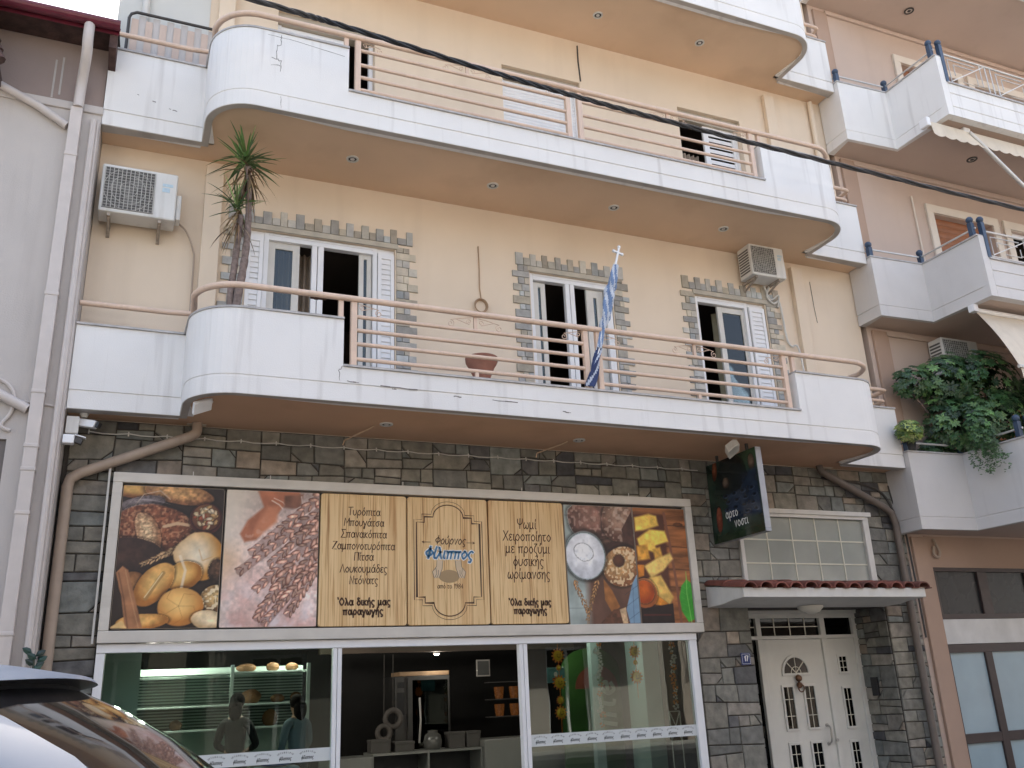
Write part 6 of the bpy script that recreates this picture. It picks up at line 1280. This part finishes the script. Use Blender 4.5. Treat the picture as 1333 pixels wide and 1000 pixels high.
# shrubs on the lowest balcony of the pink building
M['leaf'] = mk('leaf', attr=True, rough=.38, var=.2, vs=10)
def leaflet(mb, p, dr, L, w_, col, nrm):
    dr = Vector(dr).normalized(); sd = dr.cross(nrm); sd = sd.normalized() if sd.length > .01 else dr.orthogonal().normalized(); up = sd.cross(dr); p = Vector(p)
    a, m1, m2, t = p, p+dr*L*.35+up*L*.05, p+dr*L*.72+up*L*.02, p+dr*L-up*L*.1
    mb.face([a, m1-sd*w_-up*w_*.3, m1]); mb.c[-1] = col; mb.face([a, m1, m1+sd*w_-up*w_*.3]); mb.c[-1] = col
    mb.face([m1-sd*w_-up*w_*.3, m2-sd*w_*.8-up*w_*.3, t, m1]); mb.c[-1] = col; mb.face([m1, t, m2+sd*w_*.8-up*w_*.3, m1+sd*w_-up*w_*.3]); mb.c[-1] = col
def palm_leaf(mb, p, out, L, n, rnd, cols):
    out = Vector(out).normalized(); u = out.orthogonal().normalized(); v = out.cross(u); col = lin(np.array(rnd.choice(cols))*rnd.uniform(.75,1.2))
    for i in range(n):
        a = 2*PI*i/n+rnd.uniform(-.2,.2); leaflet(mb, p, u*math.cos(a)+v*math.sin(a)+out*.25+Vector((0,0,-.35)), L*rnd.uniform(.75,1.1), L*.2, col, out)
def shrub(name, label, base, lobes, n, L, rnd, cols, stems, nl=7):
    t = thing(name, label, 'plant', base); b = MB()
    for i in range(n):
        (c,r) = rnd.choices(lobes, [l[1][0]*l[1][2] for l in lobes])[0]; 
        while True:
            q = Vector((rnd.uniform(-1,1),rnd.uniform(-1,1),rnd.uniform(-1,1)))
            if .25 < q.length < 1: break
        q = q.normalized()*(q.length**.35); p = Vector((c[0]+q.x*r[0], c[1]+q.y*r[1], c[2]+q.z*r[2])); palm_leaf(b, p, q+Vector((0,-.5,.5)), L*rnd.uniform(.7,1.2), nl, rnd, cols)
    b.build('foliage', M['leaf'], t, fix=False); s = MB(); [s.tube(smooth_path(pp,4), .014, 6) for pp in stems]; s.build('stem', M['trunk'], t, smooth=True); return t
G1 = ((48,78,44),(62,94,52),(40,66,40),(84,114,66),(52,84,48)); rnd = random.Random(21)
sh = shrub('large_shrub', 'large dark green umbrella-leaved shrub spilling over the zigzag balcony', (11.6,-.8,3.7), [((11.5,-.55,5.80),(.45,.40,.45)),((12.1,-.7,5.80),(.62,.5,.48)),((10.98,-.40,5.78),(.36,.26,.24)),((11.55,-.50,5.15),(.50,.35,.5)),((12.2,-.8,5.15),(.85,.5,.5)),((13.0,-.8,5.5),(.6,.5,.4)),((11.5,-.3,4.7),(.5,.25,.3))], 1500, .10, rnd, G1, [[(12.15,-.55,3.9),(11.7,-.45,4.7),(11.3,-.45,5.5)],[(12.15,-.55,3.9),(12.1,-.65,4.8),(12.1,-.7,5.6)],[(11.9,-.5,4.4),(11.4,-.35,5.1),(10.9,-.38,5.6)],[(11.9,-.65,4.8),(12.6,-.8,5.3)]])
b = MB(); b.lathe((12.15,-.55,3.68), [(.2,0),(.27,.4),(.29,.42),(.27,.44),(0,.4)], 24); b.build('pot', M['terracotta'], sh, smooth=True)
sp = shrub('small_potted_plant', 'small bright variegated plant in a dark pot on the parapet corner', (10.52,-.50,4.63), [((10.44,-.62,4.90),(.20,.17,.15))], 120, .07, rnd, ((120,140,66),(90,118,58),(150,160,90),(64,96,50)), [[(10.52,-.5,4.7),(10.46,-.56,4.9)]], 6)
b = MB(); b.lathe((10.54,-.48,4.63), [(.07,0),(.095,.12),(.10,.125),(.085,.12),(0,.1)], 18); b.build('pot', M['black'], sp, smooth=True)
tr = shrub('trailing_plant', 'feathery pale green succulent trailing down the diagonal parapet', (11.45,-1.05,4.63), [((11.42,-1.05,4.98),(.24,.24,.18)),((11.36,-1.05,4.78),(.13,.20,.18))], 240, .06, rnd, ((72,110,62),(92,128,76),(60,96,60)), [[(11.5,-1.0,4.65),(11.42,-1.05,4.9)]], 6)
b = MB()
for k in range(16):
    y = -1.05+rnd.uniform(-.26,.2); x = 11.42; z = 4.74; P = []; Lk = rnd.uniform(.25,.72)
    for i in range(9): t = i/8; P.append(Vector((x-.03-.10*math.sin(t*2.2)-.02*k % .05, y-.28*t*t*rnd.choice((.2,.7,1)), z-Lk*t+(.08*t*t if k % 3 == 0 else 0))))
    for i in range(95):
        t = rnd.random(); q = P[int(t*7.99)].lerp(P[int(t*7.99)+1], (t*7.99) % 1); leaflet(b, q, (rnd.uniform(-1,1),rnd.uniform(-1,1),rnd.uniform(-.6,.4)), .045, .008, lin(np.array((76,104,66))*rnd.uniform(.7,1.3)), Vector((0,-1,.2)))
b.build('trailing_stems', M['leaf'], tr, fix=False)
# dark leafy bit beside the pipes at street level
b = MB()
for i in range(12): leaflet(b, (-.66+rnd.uniform(-.03,.03),-.55,1.75+.025*i), (rnd.choice((-1,1))*.8,-.4,.5), .10, .03, lin(np.array((30,58,48))*rnd.uniform(.7,1.2)), Vector((0,-1,.3)))
b.tube([(-.66,-.54,.12),(-.665,-.55,1.2),(-.66,-.55,2.0)], .01, 6, 0, lin((40,50,36))); tag(b.build('climbing_plant', M['leaf'], base=(-.66,-.55,.12), fix=False), 'dark green leafy climber between the pipes at street level', 'plant')

# ------------------------------------------------------------------ small fittings under the lowest balcony
t = thing('floodlight', 'white floodlight tilted under the left curve of the lowest balcony', 'floodlight', (.58,-.95,4.40)); b = MB(); b.obox((.585,-.98,4.335), (.085,0,.035), (.0,.045,-.045), (-.008,.010,.016)); b.build('housing', M['white'], t, bevel=.006); b = MB(); b.bar((.60,-.93,4.41),(.60,-.95,4.33),.03,.02); b.bar((.68,-.93,4.41),(.66,-.96,4.37),.02,.02); b.build('bracket', M['dirtywhite'], t)
t = thing('floodlight', 'grey floodlight above the projecting sign box', 'floodlight', (6.98,-.95,4.40)); b = MB(); b.obox((6.96,-.97,4.31), (.07,-.02,.055), (.03,.05,-.03), (-.03,.0,.045)); b.build('housing', M['dirtywhite'], t, bevel=.006); b = MB(); b.obox((6.93,-1.0,4.265), (.055,-.02,.045), (.025,.042,-.024), (-.004,.0,.006)); b.build('lens', M['silver'], t); b = MB(); b.bar((7.0,-.95,4.41),(6.99,-.95,4.33),.03,.02); b.build('bracket', M['dirtywhite'], t)
t = thing('security_camera', 'small white dome-mounted security camera under the balcony corner at the left', 'security camera', (-.42,-.3,4.38)); b = MB(); b.lathe((-.50,-.28,4.405), [(.05,0),(.05,-.02),(.035,-.05),(.03,-.07)], 16); b.build('mount', M['dirtywhite'], t, smooth=True); b = MB(); b.obox((-.46,-.33,4.26), (.085,-.045,-.02), (.02,.035,0), (.012,0,.038)); b.build('body', M['white'], t, bevel=.01); b = MB(); b.obox((-.355,-.385,4.235), (.012,-.006,-.003), (.013,.026,0), (.008,0,.028)); b.build('lens', M['black'], t)
t = thing('security_camera', 'lower white security camera on the corner below the junction box', 'security camera', (-.62,-.4,4.0)); b = MB(); b.box(-.655,-.55,-.52,-.43,4.0,4.09); b.build('body', M['white'], t, bevel=.01); b = MB(); b.obox((-.515,-.49,4.035), (.035,0,-.012), (0,.028,0), (.008,0,.03)); b.build('lens_hood', M['dark'], t, bevel=.004); b = MB(); b.obox((-.50,-.49,4.075), (.05,0,-.012), (0,.035,0), (0,0,.005)); b.build('sun_shield', M['white'], t)
b = MB(); b.box(-.645,-.535,-.40,-.33,4.13,4.31); b.box(-.648,-.532,-.405,-.4005,4.14,4.30); tag(b.build('junction_box', M['dirtywhite'], base=(-.59,-.36,4.13), bevel=.006), 'white plastic junction box on the corner under the balcony', 'junction box')
b = MB(); P = []
for i in range(60): x = -.45+7.5*i/59; P.append((x, -.045, 4.262-.018*abs(math.sin(i*1.05))))
b.tube(P, .006, 5); b.tube([(x,-.055,z-.006) for x,y,z in P], .004, 5)
for i in range(0,60,3): x,y,z = P[i]; b.tube([(x,-.05,z+.015),(x,-.06,z-.03)], .008, 5)
tag(b.build('string_lights', M['dirtywhite'], base=(3.3,-.05,4.25)), 'thin clipped cable run along the top of the stone wall above the sign', 'cable')
for (x,y) in ((2.45,-.52),(4.9,-.45)): 
    b = MB(); b.tube([(x,y,4.40),(x-.03,y+.1,4.39),(x-.22,-.02,4.35),(x-.24,-.03,4.29)], .008, 5); b.build('lamp_cable', M['soffit'], apt)
# overhead cable bundle
b = MB(); pts = [(-30,-2,10.6),(-12,-2,9.35),(-4,-2,8.82),(.66,-2,8.535),(1.71,-2,8.47),(3.43,-2,8.33),(4.63,-2,8.26),(6.06,-2,8.21),(8.46,-2,8.16),(12.2,-2,8.12),(16,-2,8.16),(24,-2,8.4),(40,-2,9.2)]
Q = smooth_path(pts, 40); 
for k in range(3): b.tube([(p.x, p.y+.017*math.cos(i*.32+k*2.1), p.z+.017*math.sin(i*.32+k*2.1)) for i,p in enumerate(Q)], .0165, 6)
tag(b.build('overhead_cable', M['black'], base=(0,-2,8.5), smooth=True), 'thick black twisted overhead cable crossing in front of the balconies', 'cable')

# ------------------------------------------------------------------ awnings of the pink building
aw = thing('awning', 'rolled up cream awning with scalloped valance under the upper zigzag balcony', 'awning', (13,-1.4,9.7), 'cream awnings of the pink building'); b = MB(); n = 160; X0, X1 = 11.28, 19.0
def sc_(i): return .035*abs(math.sin(PI*i/5))
for i in range(n):
    xa, xb = X0+(X1-X0)*i/n, X0+(X1-X0)*(i+1)/n
    b.face([(xa,-1.46,9.64-sc_(i)),(xb,-1.46,9.64-sc_(i+1)),(xb,-1.43,9.87),(xa,-1.43,9.87)])
b.build('valance', M['awning'], aw, fix=False); b = MB(); b.tube([(X0-.02,-1.36,9.87),(X1,-1.36,9.87)], .06, 12); b.build('roller', M['awning'], aw, smooth=True)
b = MB(); b.box(X0-.10,X0-.02,-1.46,-1.30,9.78,9.94); b.box(12.05,12.2,-1.42,-1.32,9.86,9.97); b.build('end_bracket', M['white'], aw, bevel=.015); b = MB(); b.tube([(12.13,-1.44,9.86),(14.5,-1.46,7.9)], .034, 10); b.build('arm', M['silver'], aw, smooth=True)
b = MB(); b.tube([(12.46,-1.66,7.84),(13.4,-2.0,8.25),(14.5,-1.7,8.0)], .02, 8); b.build('arm', M['silver'], aw, smooth=True)
aw = thing('awning', 'half lowered plain cream awning over the shrub balcony', 'awning', (13,-1.4,6.0), 'cream awnings of the pink building'); b = MB(); X0 = 11.60
for i in range(40):
    xa, xb = X0+7.4*i/40, X0+7.4*(i+1)/40
    for j in range(6):
        f = lambda t: (-1.24-.48*t-.03*math.sin(PI*t), 6.66-1.03*t+.02*math.sin(PI*t)); (ya,za),(yb,zb) = f(j/6), f((j+1)/6); b.face([(xa,yb,zb),(xb,yb,zb),(xb,ya,za),(xa,ya,za)])
    b.face([(xa,-1.745,5.37-.03*abs(math.sin(i*1.3))),(xb,-1.745,5.37-.03*abs(math.sin(i*1.3+1.3))),(xb,-1.73,5.60),(xa,-1.73,5.60)])
b.build('cloth', M['awning'], aw, smooth=True, fix=False); b = MB(); b.box(X0-.03,19,-1.75,-1.70,5.60,5.65); b.build('front_bar', M['dirtywhite'], aw, bevel=.008); b = MB(); b.tube([(X0,-1.24,6.70),(19,-1.24,6.70)], .04, 10); b.box(X0-.12,X0-.02,-1.30,-1.20,6.66,6.77); b.build('roller', M['white'], aw, smooth=True)

# ------------------------------------------------------------------ white car parked at the near kerb, tail to the right
car = thing('parked_car', 'white hatchback at the lower left with dark rear window and side glass', 'car', (-.155,-7.62,0))
th = math.radians(9); rv, lv2 = Vector((math.cos(th),-math.sin(th),0)), Vector((math.sin(th),math.cos(th),0)); CO = Vector((-.155,-7.62,.05))
def K(x,y,z): return CO+rv*x+lv2*y+Vector((0,0,z))
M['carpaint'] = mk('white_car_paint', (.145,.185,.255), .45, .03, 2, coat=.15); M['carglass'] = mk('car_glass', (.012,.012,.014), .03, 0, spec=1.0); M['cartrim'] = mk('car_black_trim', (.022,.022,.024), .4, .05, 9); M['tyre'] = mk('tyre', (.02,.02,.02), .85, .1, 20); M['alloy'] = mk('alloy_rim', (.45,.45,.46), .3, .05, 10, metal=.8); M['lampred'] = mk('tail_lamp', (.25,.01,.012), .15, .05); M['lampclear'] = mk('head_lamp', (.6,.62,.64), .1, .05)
LV = [(.93,-2.75,.78,.80),(1.10,-2.42,.62,.765),(1.25,-2.14,.455,.715),(1.38,-1.90,.285,.665),(1.46,-1.74,.155,.628),(1.505,-1.62,.055,.603),(1.513,-1.60,.05,.598),(1.522,-1.56,.095,.592),(1.532,-1.52,.085,.585),(1.553,-1.44,-.03,.555),(1.578,-1.30,-.19,.48),(1.598,-1.1,-.38,.36),(1.608,-.9,-.58,.16)]
NP = 72
def ring(l):
    z,xf,xr,hw = l; cx, a = (xf+xr)/2, (xr-xf)/2; out = []
    for k in range(NP):
        f = 2*PI*k/NP; c, s = math.cos(f), math.sin(f); n = 6; r = (abs(c)**n+abs(s)**n)**(-1/n); yy = hw*s*r; xx = cx+a*c*r
        out.append((xx-(.06*(yy/hw)**2 if c > 0 else -.06*(yy/hw)**2), yy, z-.018*(yy/hw)**2*(z > 1.4)))
    return out
RG = [ring(l) for l in LV]; parts = {k: MB() for k in ('body_shell','rear_window','side_window','windscreen','roof_trim')}
for i in range(len(RG)-1):
    for k in range(NP):
        j = (k+1) % NP; q = [RG[i][k],RG[i][j],RG[i+1][j],RG[i+1][k]]; f = 2*PI*(k+.5)/NP; c, s = math.cos(f), math.sin(f); m = 'body_shell'
        zt = LV[i+1][0]; ym = abs(q[0][1])/LV[i][3]; mx = sum(p[0] for p in q)/4
        if i == 5: m = 'roof_trim'
        elif zt <= 1.506:
            if c > 0 and abs(s)/c < .84: m = 'rear_window'
            elif c < 0 and abs(s)/-c < .88: m = 'windscreen'
            elif zt <= 1.47 and i > 0 and abs(s) > abs(c) and -1.75-.9*(1.46-zt) < mx < -.42 and not (-1.02 < mx < -.94): m = 'side_window'
        if i == 6 and c > .3: m = 'roof_trim'
        parts[m].face([K(*p) for p in q])
sh = parts['body_shell']; sh.face([K(*p) for p in RG[-1]])
# lower body: loft of cross-sections from nose to tail
LB = [(-3.72,.30,.66,.45),(-3.66,.24,.74,.62),(-3.45,.2,.80,.78),(-2.95,.2,.90,.86),(-2.55,.2,.955,.875),(-1.0,.2,.955,.885),(.2,.2,.955,.875),(.60,.22,.95,.84),(.80,.25,.93,.78),(.87,.30,.88,.66),(.885,.36,.8,.5)]
def sec(l):
    x,z0,z1,hw = l; zc, h = (z0+z1)/2, (z1-z0)/2; return [(x,hw*math.copysign(abs(math.cos(f))**.45,math.cos(f))*(1-.06*(math.sin(f) > 0)*abs(math.sin(f))),zc+h*math.copysign(abs(math.sin(f))**.5,math.sin(f))) for f in [2*PI*k/40 for k in range(40)]]
SS = [sec(l) for l in LB]
for a,c in zip(SS, SS[1:]):
    for k in range(40): sh.face([K(*a[k]),K(*c[k]),K(*c[(k+1)%40]),K(*a[(k+1)%40])])
sh.face([K(*p) for p in SS[0]]); sh.face([K(*p) for p in SS[-1]])
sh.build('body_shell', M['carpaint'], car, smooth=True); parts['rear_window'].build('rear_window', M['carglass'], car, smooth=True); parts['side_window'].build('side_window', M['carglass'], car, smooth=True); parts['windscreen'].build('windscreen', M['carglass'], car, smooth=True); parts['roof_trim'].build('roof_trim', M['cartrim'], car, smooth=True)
for (x,y) in ((-2.95,-.80),(-2.95,.80),(-.05,-.80),(-.05,.80)):
    sg = 1 if y > 0 else -1; b = MB(); ax = lv2*sg; c0 = K(x,y-.09*sg,.31); b.lathe(c0, [(.19,0),(.29,.0),(.31,.03),(.31,.15),(.29,.18),(.19,.18)], 32, axis=ax); wh = b.build('wheel', M['tyre'], car, smooth=True); b = MB(); b.lathe(K(x,y-.06*sg,.31), [(.195,0),(.195,.14),(.17,.13),(.06,.10),(0,.11)], 24, axis=ax); b.build('rim', M['alloy'], wh, smooth=True)
for sg in (-1,1):
    b = MB(); b.obox(K(.835,sg*.66,.80), rv*.035+lv2*(-sg*.012), lv2*.09, Vector((0,0,.11))); b.build('tail_lamp', M['lampred'], car, bevel=.02); b = MB(); b.obox(K(-3.62,sg*.58,.62), rv*.06, lv2*.13, Vector((0,0,.06))); b.build('headlight', M['lampclear'], car, bevel=.02)
    b = MB(); b.ell(K(-2.2,sg*.93,1.02), (.09,.09,.07), 12, 8); b.build('wing_mirror', M['carpaint'], car, smooth=True); 
    for dx in (-1.15,-.1): b = MB(); b.obox(K(dx,sg*.892,.86), rv*.09, lv2*.012, Vector((0,0,.014))); b.build('door_handle', M['carpaint'], car, bevel=.006)
b = MB(); b.tube([K(.66,.05,1.02),K(.60,-.1,1.10),K(.36,-.42,1.31)], .010, 6); b.build('rear_wiper', M['cartrim'], car); b = MB(); b.obox(K(.90,0,.62), rv*.006, lv2*.26, Vector((0,0,.055))); b.build('number_plate', M['vinyl'], car)

# ------------------------------------------------------------------ buildings across the street, seen in the shop glass
def across(x0, x1, h, wallc, label, seed):
    r = random.Random(seed); t = thing('street_building', label, 'building', ((x0+x1)/2,-13,0)); wm = mk('sunlit_render', wallc, .9, .06, 1, .2, 60); b = MB(); hs = []; xs = x0+.9
    while xs+1.4 < x1: hs.append((xs,xs+1.3,.2,2.6)); [hs.append((xs,xs+1.3,f*3.2+.9,f*3.2+2.9)) for f in range(1,int((h-1)//3.2))]; xs += 2.5
    # facade looks towards +Y
    b2 = MB(); wall_grid(b2, x0, x1, 0, h, 0, hs, 0, .2)
    b.v = [(p[0],-12.5-p[1],p[2]) for p in b2.v]; b.f = b2.f; b.m = b2.m; b.c = b2.c
    b.box(x0,x1,-22,-12.75,0,h); b.build('wall', wm, t, fix=False); b = MB()
    for q in hs: b.box(q[0],q[1],-12.74,-12.70,q[2],q[3])
    b.build('window', M['darkglass'], t); b = MB()
    for q in hs: b.box(q[0],q[0]+.08,-12.70,-12.62,q[2],q[3]); b.box(q[1]-.08,q[1],-12.70,-12.62,q[2],q[3]); b.box(q[0]+.08,q[1]-.08,-12.70,-12.62,q[3]-.08,q[3]); b.box((q[0]+q[1])/2-.04,(q[0]+q[1])/2+.04,-12.70,-12.63,q[2],q[3]-.08)
    b.build('window_frame', M['white'], t)
    for f in range(1,int(h//3.2)):
        b = MB(); b.box(x0+.6,x1-.6,-12.5,-11.6,f*3.2,f*3.2+.18); k = x0+.6
        b.box(x0+.6,x1-.6,-11.64,-11.6,f*3.2+1.05,f*3.2+1.10)
        while k < x1-.6: b.box(k,k+.03,-11.64,-11.61,f*3.2+.18,f*3.2+1.05); k += .12
        b.build('balcony', M['parapet'], t)
    return t
across(-14,1.5,6.6,(.40,.35,.28),'low beige building with balconies across the street behind the camera',1); across(2,14,9.8,(.44,.40,.35),'cream three storey building across the street behind the camera',2); across(14.5,30,9.8,(.40,.33,.28),'rose building across the street further right behind the camera',3)
